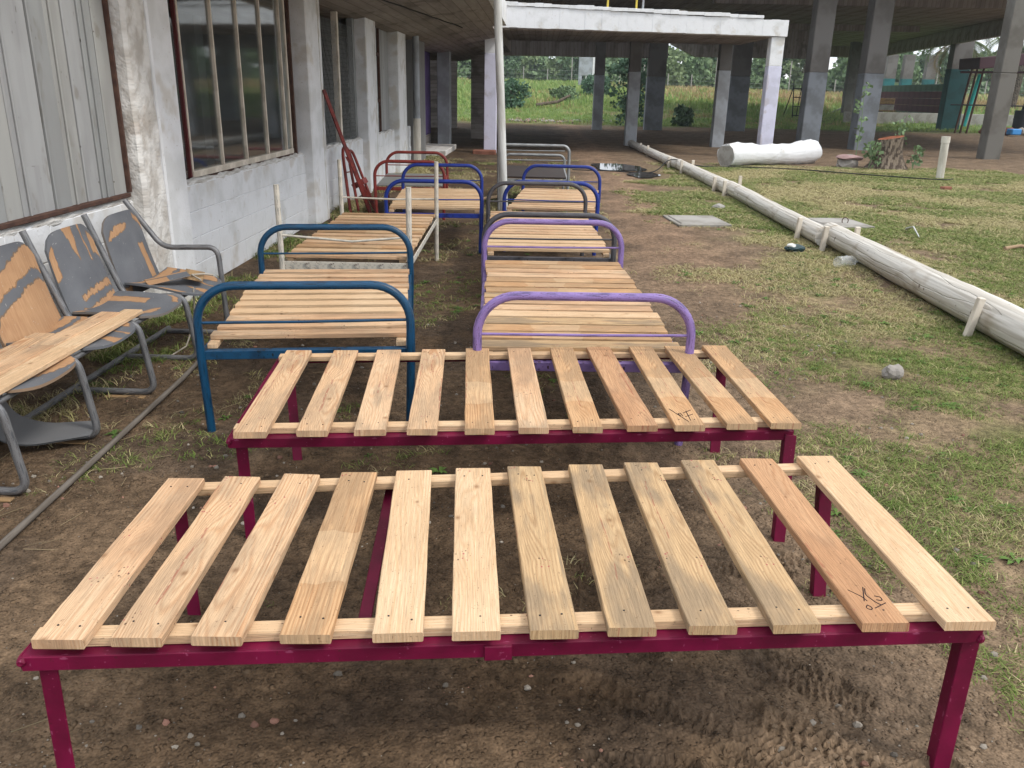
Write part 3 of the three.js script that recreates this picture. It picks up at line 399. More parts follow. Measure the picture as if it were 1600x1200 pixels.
// ---------------------------------------------------------------- raised building on pillars
const B = thing('raised_building', 'dark raised concrete building on thick pillars shading bare ground', 'building');
{
  const R = rng(51);
  { const g = extrude([[-12, 25.2], [18.3, 25.2], [23.8, 64], [8.6, 64], [7.0, 47], [6.2, 47], [6.2, 39], [-12, 39]], 0.5, 'x'); g.rotateX(-Math.PI / 2).translate(0, 4.9, 0); mesh('floor_slab', boxUV(g, 'x'), M.concrete, B); }
  mesh('fascia', bar(V(18.1, 4.55, -25.3), V(23.5, 4.55, -63.8), 0.3, 0.69, 0.02), M.concrete, B);
  mesh('beam', bx(-3, 5.42, 2.95, 4.9, -38.3, -38.9, 0.02, 'x'), M.concrete, B);
  mesh('beam', bx(11.2, 23.2, 4.2, 4.89, -63.2, -63.8, 0.02, 'x'), M.concrete, B);
  { const g = extrude([[6.65, 4.9], [6.65, 3.92], [7.95, 3.33], [14, 3.36], [14, 4.9]], 0.5, 'x'); mesh('beam', boxUV(g.translate(0, 0, -46.5), 'x'), M.concrete, B); }
  for (const z of [-33, -45]) mesh('ceiling_rib', bx(6.2, 18.6, 4.62, 4.9, z, z - 0.4, 0.01, 'x'), M.concrete, B);
  mesh('inner_wall', bx(-9, -3.4, 0, 4.9, -36, -36.3, 0.01, 'y'), M.concrete, B);
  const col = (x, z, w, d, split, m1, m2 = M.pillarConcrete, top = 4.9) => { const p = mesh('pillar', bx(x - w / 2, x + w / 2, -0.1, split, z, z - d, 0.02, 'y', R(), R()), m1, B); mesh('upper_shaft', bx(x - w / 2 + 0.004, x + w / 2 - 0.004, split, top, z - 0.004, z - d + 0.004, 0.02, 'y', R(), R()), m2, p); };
  col(8.3, -26.75, 0.56, 0.55, 2.2, M.greyPaint); col(9.95, -26.75, 0.58, 0.6, 2.2, M.greyPaint);
  col(2.5, -37.3, 0.42, 0.45, 2.2, M.palegreyPaint); col(5.0, -38.2, 0.78, 0.5, 2.2, M.greyPaint); col(8.75, -39, 0.85, 0.6, 2.3, M.greyPaint);
  col(12.3, -23.7, 0.44, 0.44, 2.2, M.brownPost, M.brownPost, 5.0); col(21.4, -46, 0.95, 0.6, 3.0, M.tealPaint);
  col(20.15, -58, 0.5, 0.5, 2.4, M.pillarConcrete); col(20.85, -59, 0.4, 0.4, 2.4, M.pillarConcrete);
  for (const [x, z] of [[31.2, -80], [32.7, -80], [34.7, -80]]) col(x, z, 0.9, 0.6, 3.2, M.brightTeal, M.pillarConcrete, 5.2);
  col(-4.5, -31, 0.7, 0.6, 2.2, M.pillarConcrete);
}

// ---------------------------------------------------------------- slatted beds
const Rw = rng(91);
const pick = (set) => MW[set[Math.floor(Rw() * set.length)]];
const inkLines = (parent, strokes, s) => { const g = strokes.map((st) => sweep(fillet(st.map(([x, z]) => V(x * s, 0.0118, z * s)), 0.01, 3), 0.0013, 4)); mesh('marker_scribble', g, M.ink, parent); };
function magentaBed(label, C, slats, legs, sets, ink, braceX, tab) {   // C: corners front-left, front-right, back-right, back-left at the top of the frame
  const cx = (C[0][0] + C[1][0] + C[2][0] + C[3][0]) / 4, cz = (C[0][1] + C[1][1] + C[2][1] + C[3][1]) / 4, T = 0.39, o = thing('slatted_bed', label, 'bed', [cx, 0, cz]);
  const c = C.map(([x, z]) => V(x - cx, T, z - cz)); const names = ['front_rail', 'side_rail', 'back_rail', 'side_rail'];
  for (let i = 0; i < 4; i++) { const a = c[i], b = c[(i + 1) % 4], inw = V(0, 0, 0).sub(a.clone().add(b).multiplyScalar(0.5)).setY(0).normalize(), d = b.clone().sub(a).normalize(); const a2 = a.clone().addScaledVector(d, 0.003), b2 = b.clone().addScaledVector(d, -0.003); const dn = V(0, -0.017, 0); mesh(names[i], [bar(a2.clone().add(dn), b2.clone().add(dn), 0.005, 0.034), bar(a2.clone().addScaledVector(inw, 0.021).add(V(0, -0.0025 - i * 0.0004, 0)), b2.clone().addScaledVector(inw, 0.021).add(V(0, -0.0025 - i * 0.0004, 0)), 0.037, 0.004)], M.magenta, o); }
  for (const [x, z, tx, tz] of legs) { const a = V(x - cx, -0.015, z - cz), b = V(tx - cx, T - 0.012, tz - cz); mesh('leg', [bar(a.clone().add(V(0.018, 0, 0)), b.clone().add(V(0.018, 0, 0)), 0.04, 0.005), bar(a.clone().add(V(0, 0, -0.018)), b.clone().add(V(0, 0, -0.018)), 0.005, 0.036)], M.magenta, o); }
  for (const [t, k] of [[0.06, 0], [0.93, 1]]) { const a = c[0].clone().lerp(c[3], t), b = c[1].clone().lerp(c[2], t), d = b.clone().sub(a).normalize(); a.addScaledVector(d, 0.012).y += 0.0125; b.addScaledVector(d, -0.012).y += 0.0125; mesh('batten', bar(a, b, 0.044, 0.0245, 0.003, 0.02 + 0.1 * k, 0.1), MW[4], o); }
  c.forEach((p, i) => mesh('weld', rock(0.011, 0.012, 0.011, 70 + i, 1).translate(p.x * 0.995, T - 0.01 - 0.014 * (i % 2), p.z), M.magenta, o));
  if (braceX) { const a = c[0].clone().lerp(c[1], braceX[0]).add(V(0, -0.03, 0)), b = c[3].clone().lerp(c[2], braceX[1]).add(V(0, -0.03, 0)); mesh('cross_brace', bar(a, b, 0.03, 0.005), M.magenta, o); }
  if (tab) { const a = c[0].clone().lerp(c[1], tab); mesh('rail_joint', cbox(0.06, 0.036, 0.01, 0.002).rotateY(0.11).translate(a.x, T - 0.018, a.z + 0.007), M.magenta, o); }
  slats.forEach(([fx, fz, bx_, bz, w], i) => { const a = V(fx - cx, 0, fz - cz), b = V(bx_ - cx, 0, bz - cz), L = a.distanceTo(b), th = 0.0225, s = mesh('slat', plank(w, th, L, i * 7 + L * 100, 0.06 + Rw() * 0.13, 0.48 + Rw() * 0.03), sets[i], o); s.position.copy(a).add(b).multiplyScalar(0.5).setY(T + 0.025 + th / 2 + 0.0005); s.rotation.set((Rw() - 0.5) * 0.006, Math.atan2(a.x - b.x, a.z - b.z), (Rw() - 0.5) * 0.012);
    for (const q of [-1, 1]) { const n = Rw() < 0.65 ? 2 : 1; mesh('nail_head', merge([...Array(n)].map((_, k) => new THREE.CylinderGeometry(0.0023, 0.0023, 0.0014, 8).toNonIndexed().translate((n === 1 ? (Rw() - 0.5) * 0.03 : (k - 0.5) * 0.05) + (Rw() - 0.5) * 0.008, th / 2 + 0.0004, q * (L / 2 - 0.045 - Rw() * 0.02)))), M.black, s); }
    if (ink && ink[0] === i) inkLines(s, ink[1], 1); });
}
const s1 = [[-0.942, -1.383, -0.977, -2.122, .104], [-0.787, -1.397, -0.823, -2.147, .103], [-0.628, -1.412, -0.657, -2.172, .104], [-0.450, -1.428, -0.496, -2.198, .104], [-0.261, -1.444, -0.339, -2.223, .104], [-0.099, -1.459, -0.166, -2.250, .103], [0.064, -1.474, -0.014, -2.275, .101], [0.229, -1.490, 0.171, -2.303, .103], [0.401, -1.506, 0.341, -2.331, .103], [0.583, -1.522, 0.519, -2.359, .104], [0.777, -1.539, 0.708, -2.388, .104], [0.966, -1.556, 0.897, -2.418, .114]];
const s2 = [[-0.911, -2.473, -0.993, -3.365, .106], [-0.713, -2.496, -0.798, -3.392, .102], [-0.527, -2.518, -0.617, -3.416, .103], [-0.357, -2.538, -0.427, -3.442, .1], [-0.167, -2.561, -0.239, -3.468, .1], [0.013, -2.582, -0.058, -3.493, .102], [0.195, -2.604, 0.128, -3.519, .102], [0.382, -2.626, 0.292, -3.542, .105], [0.546, -2.647, 0.481, -3.569, .104], [0.728, -2.669, 0.642, -3.592, .107], [0.884, -2.689, 0.817, -3.617, .108]];
const W = MW;
magentaBed('nearest magenta steel bed frame with twelve wide pine slats', [[-1.03, -1.385], [1.025, -1.6], [0.955, -2.47], [-1.06, -2.165]], s1, [[-1.0, -1.39, -1.0, -1.4], [0.985, -1.6, 0.99, -1.61], [-1.01, -2.1, -1.03, -2.13], [0.925, -2.32, 0.925, -2.42]],
  [W[0], W[1], W[1], W[2], W[4], W[4], W[3], W[3], W[3], W[3], W[5], W[4]], [10, [[[-0.03, 0.30], [-0.008, 0.33], [-0.005, 0.345]], [[0.01, 0.29], [-0.012, 0.345]], [[0.012, 0.295], [0.002, 0.32], [0.012, 0.35], [0.02, 0.36]], [[-0.012, 0.36], [-0.02, 0.37], [-0.012, 0.38], [-0.004, 0.37], [-0.012, 0.36]], [[0.02, 0.325], [0.034, 0.33], [0.03, 0.345], [0.018, 0.34]], [[0.0, 0.372], [0.034, 0.352]]]], [0.33, 0.32], 0.475);
magentaBed('second magenta steel bed frame with eleven wide pine slats, behind the nearest bed', [[-1.005, -2.52], [0.93, -2.74], [0.86, -3.68], [-1.1, -3.43]], s2, [[-0.985, -2.55, -0.985, -2.54], [0.885, -2.65, 0.9, -2.73], [-1.0, -3.2, -1.04, -3.3], [0.81, -3.42, 0.83, -3.55]],
  [W[1], W[1], W[0], W[1], W[2], W[0], W[2], W[5], W[2], W[2], W[2]], [8, [[[-0.04, 0.31], [0.002, 0.43]], [[-0.012, 0.375], [-0.02, 0.355], [-0.008, 0.352], [-0.006, 0.38]], [[0.002, 0.35], [0.036, 0.32]], [[0.016, 0.33], [0.012, 0.42]], [[0.002, 0.385], [0.034, 0.36]]]], null, null);

function hoopBed(o) {
  const [fx, fz] = o.front, [kx, kz] = o.back, L = Math.hypot(fx - kx, fz - kz), T = thing('slatted_bed', o.label, 'bed', [(fx + kx) / 2, 0, (fz + kz) / 2], Math.atan2(fx - kx, fz - kz) + (o.skew || 0)), w = o.w - 0.04, m = o.m, r = o.r || 0.0195, seat = o.seat || 0.38;
  for (const [s, h, name, mm] of [[1, o.hf || o.h, 'foot_hoop', m], [-1, o.hb || o.h, 'head_hoop', o.m2 || m]]) {
    const z = s * L / 2, pts = []; pts.push(V(-w / 2 + 0.012, -0.02, z), V(-w / 2, h * 0.5, z)); const R0 = o.cr || 0.17;
    pts.push(...arcPts(V(-w / 2 + R0, h - R0 - r, z), V(1, 0, 0), V(0, 1, 0), R0, Math.PI, Math.PI / 2, 9), ...arcPts(V(w / 2 - R0, h - R0 - r, z), V(1, 0, 0), V(0, 1, 0), R0, Math.PI / 2, 0, 9)); pts.push(V(w / 2, h * 0.5, z), V(w / 2 - 0.012, -0.02, z));
    const hp = mesh(name, sweep(pts, r, 12), mm, T);
    mesh('crossbar', sweep([V(-w / 2, o.cross || 0.51, z), V(0, (o.cross || 0.51) - (o.sag || 0), z), V(w / 2, (o.cross || 0.51) + 0.005, z)], 0.0065, 7), mm, hp);
    mesh('end_rail', [bar(V(-w / 2, seat - 0.02, z), V(w / 2, seat - 0.02, z), 0.006, 0.04), bar(V(-w / 2, seat - 0.003, z - s * 0.02), V(w / 2, seat - 0.003, z - s * 0.02), 0.036, 0.004)], o.mr || mm, hp);
  }
  for (const s of [-1, 1]) { mesh('side_rail', [bar(V(s * w / 2, seat - 0.02, -L / 2), V(s * w / 2, seat - 0.02, L / 2), 0.006, 0.038), bar(V(s * (w / 2 - 0.02), seat - 0.0015, -L / 2), V(s * (w / 2 - 0.02), seat - 0.0015, L / 2), 0.036, 0.004)], o.mr || m, T); if (o.n) mesh('batten', bar(V(s * (w / 2 - 0.045), seat + 0.0125, -L / 2 + 0.03), V(s * (w / 2 - 0.045), seat + 0.0125, L / 2 - 0.03), 0.045, 0.0235, 0.003, 0.05, 0.3), MW[4], T); }
  for (let i = 0; i < (o.n || 0); i++) { const t = (i + 0.5) / o.n, sw = o.sw + (Rw() - 0.5) * 0.01, s = mesh('slat', plank(sw, 0.022, w - 0.03 - Rw() * 0.02 + (o.over || 0), i * 5 + L * 30, 0.06 + Rw() * 0.13, 0.49 + Rw() * 0.02, 'x'), pick(o.set), T); s.position.set((Rw() - 0.5) * 0.02 + (o.dx || 0), seat + 0.0365, lerp(L / 2 - 0.06, -L / 2 + 0.05, t) + (Rw() - 0.5) * 0.012); s.rotation.y = (Rw() - 0.5) * 0.012; s.rotation.x = (Rw() - 0.5) * 0.02; if (Rw() < 0.5) s.rotation.y += Math.PI; }
  return T;
}
hoopBed({ label: 'teal tubular bed with spaced pine slats, beside the row of broken chairs', front: [-1.06, -3.56], back: [-1.21, -5.2], w: 0.97, h: 0.695, m: M.teal, n: 11, sw: 0.082, set: [4, 4, 0], skew: 0.055, dx: 0.01 });
hoopBed({ label: 'bright blue tubular bed with pine slats in the row along the wall', front: [-1.03, -8.02], back: [-1.04, -9.82], w: 0.95, h: 0.7, m: M.blue, n: 13, sw: 0.085, set: [4, 4, 0], skew: 0.06 });
const purpleBed = hoopBed({ label: 'lilac purple tubular bed with close set weathered pine slats', front: [0.224, -3.47], back: [0.12, -5.6], w: 0.965, h: 0.7, m: M.purple, n: 15, sw: 0.105, set: [3, 0, 3, 4, 2], seat: 0.385 });
hoopBed({ label: 'dark grey tubular bed with pine slats, directly behind the lilac purple bed', front: [0.1, -5.93], back: [0.005, -8.03], w: 0.965, h: 0.7, m: M.bedgrey, n: 15, sw: 0.095, set: [4, 0, 4, 2] });
hoopBed({ label: 'bright blue tubular bed with flaked foot rail, in front of the silver bed', front: [0.222, -8.14], back: [0.2, -10.03], w: 0.94, h: 0.7, m: M.blue, n: 14, sw: 0.09, set: [4, 0, 0], skew: -0.09 });
const redBed = hoopBed({ label: 'dark red tubular bed with a grey sheet base near the wall', front: [-1.57, -10.2], back: [-1.62, -11.75], w: 0.87, h: 0.7, m: M.red, n: 0, skew: 0.05 });
mesh('base_sheet', cbox(0.8, 0.02, 1.42, 0.004).translate(0, 0.395, 0), M.galv, redBed);
const silverBed = hoopBed({ label: 'bare silver steel bed with tall hoop beside the tall white pole', front: [-0.05, -11.12], back: [-0.05, -12.95], w: 0.95, hf: 0.865, hb: 0.62, h: 0.8, m: M.silver, n: 0, cr: 0.09, cross: 0.66, seat: 0.42, mr: M.silver });
mesh('base_sheet', cbox(0.86, 0.02, 1.7, 0.004).translate(0, 0.435, 0), mat([0.26, 0.24, 0.23], { map: rep(rustT, 1, 1), roughness: 0.7 }), silverBed);
{ // white bed with four straight posts
  const T = thing('slatted_bed', 'chipped white bed with four straight posts and pine slats', 'bed', [-1.31, 0, -6.6], 0.03), w = 0.86, L = 2.1;
  for (const sx of [-1, 1]) for (const sz of [-1, 1]) mesh('post', sweep([V(sx * w / 2, -0.02, sz * L / 2), V(sx * w / 2 * 1.01, 0.89, sz * L / 2)], 0.019, 10), M.chippedWhite, T);
  for (const sz of [-1, 1]) { mesh('end_rail', bar(V(-w / 2, 0.355, sz * L / 2), V(w / 2, 0.355, sz * L / 2), 0.006, 0.06), M.chippedWhite, T); mesh('crossbar', sweep([V(-w / 2, 0.56, sz * L / 2), V(0.05, 0.56 - (sz > 0 ? 0.035 : 0.01), sz * L / 2), V(w / 2, 0.56, sz * L / 2)], 0.008, 7), M.chippedWhite, T); }
  for (const sx of [-1, 1]) { mesh('side_rail', bar(V(sx * w / 2, 0.36, -L / 2), V(sx * w / 2, 0.36, L / 2), 0.006, 0.045), M.chippedWhite, T); mesh('batten', bar(V(sx * (w / 2 - 0.05), 0.392, -L / 2 + 0.03), V(sx * (w / 2 - 0.05), 0.392, L / 2 - 0.03), 0.045, 0.022), MW[4], T); }
  for (let i = 0; i < 13; i++) { const s = mesh('slat', cbox(w - 0.03 + Rw() * 0.01, 0.022, 0.09, 0.0025, 'x', 0.05 + Rw() * 0.1, 0.5), pick([2, 4, 0, 0]), T); s.position.set((Rw() - 0.5) * 0.015, 0.415, lerp(L / 2 - 0.06, -L / 2 + 0.06, i / 12)); s.rotation.y = (Rw() - 0.5) * 0.014; }
}
{ // dismantled red frames leaning on the wall
  const T = thing('dismantled_bed_end', 'red bed end frame leaning against the white wall behind the white bed', 'bed frame', [-2.3, 0, -10.75]);
  const hp = fillet([V(-0.02, 0, 0.28), V(-0.13, 0.78, 0.12), V(-0.13, 0.8, -0.16), V(0.16, 0, -0.08)], 0.14, 7); mesh('hoop', sweep(hp, 0.02, 10), M.red, T); mesh('hoop', sweep(fillet([V(0.08, 0, 0.25), V(-0.06, 0.74, 0.12), V(-0.06, 0.76, -0.12), V(0.24, 0, -0.05)], 0.12, 7), 0.018, 10), M.red, T);
  mesh('crossbar', tube(V(-0.1, 0.5, 0.2), V(0.0, 0.5, -0.12), 0.008, 6), M.red, T); mesh('bracket', [cbox(0.16, 0.07, 0.24, 0.004).rotateZ(0.5).translate(0.06, 0.36, 0.04)], M.red, T);
  const rail = (nm, a, b, lab) => single(nm, [bar(a, b, 0.045, 0.006), bar(a.clone().add(V(0.02, 0, 0.02)), b.clone().add(V(0.02, 0, 0.02)), 0.006, 0.04)], M.red, lab, 'rail');
  rail('bed_rail', V(-2.08, -0.01, -10.5), V(-2.49, 1.47, -10.06), 'long red angle iron bed rail leaning up past the wire netting window'); rail('bed_rail', V(-2.02, -0.01, -10.62), V(-2.36, 0.7, -10.5), 'short red angle iron rail at the foot of the leaning red bed end');
}

// ---------------------------------------------------------------- row of broken chairs with boards on it
{
  const T = thing('chair_row', 'row of joined tubular chairs with torn grey plywood backs along the wall', 'chairs', [-1.93, 0, -3.9]);
  const zl = [1.1, 0.57, 0.0, -0.57, -1.0], tr = 0.0165, st = M.chairSteel, pitch = 0.535;
  // each leg loop: floor tube, front leg, seat bearer, back upright
  [1.62, 1.09, 0.545, -0.03, -0.6, -1.14].forEach((z, i) => { const last = i === 5; const p = last ? [V(-0.42, 0.016, z), V(0.0, 0.016, z), V(-0.02, 0.56, z), V(-0.36, 0.55, z), V(-0.56, 0.83, z)] : [V(-0.40, 0.016, z), V(0.02, 0.016, z), V(-0.03, 0.385, z), V(-0.36, 0.36, z), V(-0.53, 0.82, z)]; mesh('leg', sweep(fillet(p, 0.07, 7), tr, 9), st, T); });
  mesh('runner', sweep([V(-0.41, 0.018, 1.8), V(-0.41, 0.018, -1.2)], tr, 9), st, T); mesh('seat_rail', sweep([V(-0.06, 0.365, 1.8), V(-0.06, 0.365, -1.12)], 0.012, 8), st, T);
  for (const z of [1.62, 1.09, 0.545, -0.03]) mesh('floor_strip', cbox(0.2, 0.006, 0.03, 0.001).translate(-0.12, 0.003, z + 0.045), M.oldWood, T);
  const shell = (w, h, bow, seed, tear) => { const P = [], U = [], n = 14, k = 12, pt = (i, j, s) => { const u = i / n, v = j / k; let hw = w / 2 * (1 - 0.06 * v); const top = h * (1 - 0.17 * Math.pow(Math.abs(u - 0.5) * 2, 5.5)); let y = v * top; if (tear) y -= 0; return [(u - 0.5) * 2 * hw, y, -bow * Math.pow((u - 0.5) * 2, 2) + 0.03 * v * v + s * 0.006]; };
    const quad = (a, b, c, d, q) => { for (const e of [a, b, c, a, c, d]) P.push(...e); for (const e of [q[0], q[1], q[2], q[0], q[2], q[3]]) U.push(...e); };
    for (let i = 0; i < n; i++) for (let j = 0; j < k; j++) { const q = [[i / n, j / k], [(i + 1) / n, j / k], [(i + 1) / n, (j + 1) / k], [i / n, (j + 1) / k]]; quad(pt(i, j, 1), pt(i + 1, j, 1), pt(i + 1, j + 1, 1), pt(i, j + 1, 1), q); quad(pt(i, j, -1), pt(i, j + 1, -1), pt(i + 1, j + 1, -1), pt(i + 1, j, -1), [q[0], q[3], q[2], q[1]]); }
    for (let i = 0; i < n; i++) { quad(pt(i, k, 1), pt(i + 1, k, 1), pt(i + 1, k, -1), pt(i, k, -1), [[0, 0], [0, 0], [0, 0], [0, 0]]); quad(pt(i, 0, -1), pt(i + 1, 0, -1), pt(i + 1, 0, 1), pt(i, 0, 1), [[0, 0], [0, 0], [0, 0], [0, 0]]); } for (let j = 0; j < k; j++) { quad(pt(0, j, -1), pt(0, j, 1), pt(0, j + 1, 1), pt(0, j + 1, -1), [[0, 0], [0, 0], [0, 0], [0, 0]]); quad(pt(n, j, 1), pt(n, j, -1), pt(n, j + 1, -1), pt(n, j + 1, 1), [[0, 0], [0, 0], [0, 0], [0, 0]]); }
    return fromTris(P, null, U); };
  [[1.08, 3], [0.53, 0], [-0.02, 1], [-0.58, 2]].forEach(([z, k], i) => { const zz = z; const b = mesh('backrest', shell(0.47, 0.46, 0.035, i, true), ply[k], T); b.position.set(-0.345, 0.355, zz - 0.3); b.rotation.set(0, Math.PI / 2, 0); b.rotation.order = 'YXZ'; b.rotation.x = -0.33;
    for (const q of [-1, 1]) mesh('bolt', new THREE.CylinderGeometry(0.011, 0.011, 0.008, 10).toNonIndexed().rotateX(Math.PI / 2).translate(q * 0.205, 0.2, -0.024), M.black, b);
    if (i < 3) { const s = mesh('seat', shell(0.47, 0.40, 0.02, i + 9, true), ply[(k + 1) % 4], T); s.position.set(-0.38, 0.385, zz - 0.3); s.rotation.order = 'YXZ'; s.rotation.set(1.53, Math.PI / 2, 0); } });
  // the last seat hangs torn, its ply layers split apart
  const s = mesh('torn_seat', shell(0.46, 0.40, 0.03, 21, true), ply[1], T); s.position.set(-0.36, 0.40, -0.88); s.rotation.order = 'YXZ'; s.rotation.set(1.62, Math.PI / 2, 0.1);
  mesh('ply_flap', cbox(0.09, 0.006, 0.24, 0.002).rotateY(-0.9).rotateX(0.2).translate(-0.2, 0.435, -0.8), ply[0], T); mesh('ply_flap', cbox(0.11, 0.005, 0.2, 0.002).rotateY(0.3).rotateZ(-0.25).translate(-0.1, 0.425, -0.94), M.oldWood, T);
  mesh('string', sweep([V(-0.02, 0.42, -0.84), V(-0.09, 0.44, -0.88), V(-0.05, 0.43, -0.96), V(0.0, 0.42, -0.98)], 0.006, 5), M.rope, T);
  mesh('string', sweep([V(-0.02, 0.4, -0.72), V(-0.04, 0.2, -0.74), V(-0.1, 0.05, -0.72), V(-0.16, 0.015, -0.6)], 0.005, 5), M.rope, T);
  for (const [x, y, z0, z1, k, lab, ry] of [[-2.01, 0.409, -1.7, -4.04, 4, 'pale pine board laid along the front of the chair seats', 0.012], [-2.112, 0.417, -1.8, -3.95, 0, 'pale pine board lying behind the front board on the chair seats', -0.014], [-2.212, 0.41, -2.4, -3.58, 1, 'short pinkish board nearest the chair backs on the seats', 0.01]]) { const L = z0 - z1; single('loose_board', cbox(0.093, 0.022, L, 0.003, 'z', 0.1, 0.5), MW[k], lab, 'board', [x, y, (z0 + z1) / 2], ry); }
  // curved grey seat shell lying under the chairs, and a long rod in front
  { const pr = fillet([V(-0.25, 0.34, 0), V(-0.16, 0.08, 0), V(-0.04, 0.035, 0), V(0.2, 0.05, 0)], 0.14, 8), P = [], U = []; for (let i = 0; i + 1 < pr.length; i++) for (const dy of [0, -0.006]) { const a = pr[i], b = pr[i + 1], w0 = 0.14 - 0.05 * clamp((a.x + 0.1) / 0.3), w1 = 0.14 - 0.05 * clamp((b.x + 0.1) / 0.3); const A0 = [a.x, a.y + dy, -w0], A1 = [a.x, a.y + dy, w0], B0 = [b.x, b.y + dy, -w1], B1 = [b.x, b.y + dy, w1]; for (const e of dy ? [A0, B0, B1, A0, B1, A1] : [A0, A1, B1, A0, B1, B0]) { P.push(...e); U.push(0, 0); } } single('seat_shell', fromTris(P, null, U), M.vinyl, 'curved dark grey seat shell lying on the ground under the chair row', 'seat shell', [-2.13, 0, -3.32], 0.25); }
  single('long_rod', sweep([V(-1.765, 0.018, -2.2), V(-1.81, 0.02, -3.2), V(-1.845, 0.03, -4.1), V(-1.9, 0.035, -4.75)], 0.0125, 8), M.greyRod, 'long thin grey wooden rod lying in front of the chair row', 'rod');
}

// ---------------------------------------------------------------- line of whitewashed poles with stakes, across the lawn
{
  const lg = (label, a, b, r0, r1, seed, ends) => { const n = 22, pts = []; for (let i = 0; i <= n; i++) { const t = i / n; pts.push(V(lerp(a[0], b[0], t) + 0.02 * (vn(t * 4, 1, seed) - 0.5), lerp(a[1], b[1], t), lerp(a[2], b[2], t))); } return single('ground_pole', sweep(pts, (t, i) => lerp(r0, r1, t) * (1 + 0.05 * (vn(t * 5, 3, seed) - 0.5)), 18, true, 0.05, seed), M.log, label, 'pole'); };
  lg('whitewashed pole lying at the right edge of the photo, nearest of the line', [3.12, 0.1, -2.6], [3.13, 0.1, -5.0], 0.1, 0.105, 601);
  lg('long whitewashed pole with cracked end, second of the line on the lawn', [3.1, 0.125, -4.82], [3.14, 0.13, -9.05], 0.126, 0.112, 602);
  lg('whitewashed pole lying between the two concrete covers', [3.06, 0.1, -8.95], [3.08, 0.11, -13.75], 0.1, 0.11, 603);
  lg('whitewashed pole with split end crossing the black cable', [3.06, 0.105, -13.4], [2.98, 0.11, -18.3], 0.11, 0.105, 604);
  lg('farthest whitewashed pole of the line, ending at the portico pillar', [2.98, 0.1, -18.1], [2.75, 0.1, -25.9], 0.105, 0.095, 605);
  for (const [x, z, h, t, side, lab] of [[2.93, -5.5, 0.27, 0.13, -1, 'broad pale stake beside the second pole, nearest the camera'], [3.33, -5.35, 0.3, 0.0, 1, 'pale stake behind the second pole at the right edge'], [2.98, -8.72, 0.25, 0.05, -1, 'pale stake in front of the joint by the plastic bottle'], [2.92, -9.42, 0.24, 0.04, -1, 'pale stake just beyond the joint by the plastic bottle'], [3.27, -8.6, 0.27, -0.02, 1, 'pale stake behind the pole at the bottle joint'], [2.92, -13.35, 0.25, 0.0, -1, 'pale stake at the split joint, nearer one'], [2.91, -14.1, 0.24, 0.02, -1, 'pale stake at the split joint, farther one'], [3.28, -13.9, 0.28, 0, 1, 'pale stake behind the split joint'], [2.87, -17.2, 0.27, 0, -1, 'pale stake where the cable meets the poles'], [2.84, -18.7, 0.23, 0, -1, 'pale stake just beyond the cable'], [3.13, -17.4, 0.26, 0, 1, 'pale stake behind the pole near the cable'], [2.8, -22.1, 0.26, 0, -1, 'pale stake near the far end of the poles'], [2.78, -23.5, 0.24, 0, -1, 'farthest pale stake by the portico pillar']]) {
    const g = cbox(0.05, h + 0.12, 0.036, 0.004, 'y', 0, x); const o = single('wooden_stake', g.translate(0, h / 2 - 0.06, 0), M.cream, lab, 'stake', [x, 0, z], 0.15, 'stakes along the pole line'); o.rotation.z = -t * 1.2; o.rotation.x = 0.05; }
}

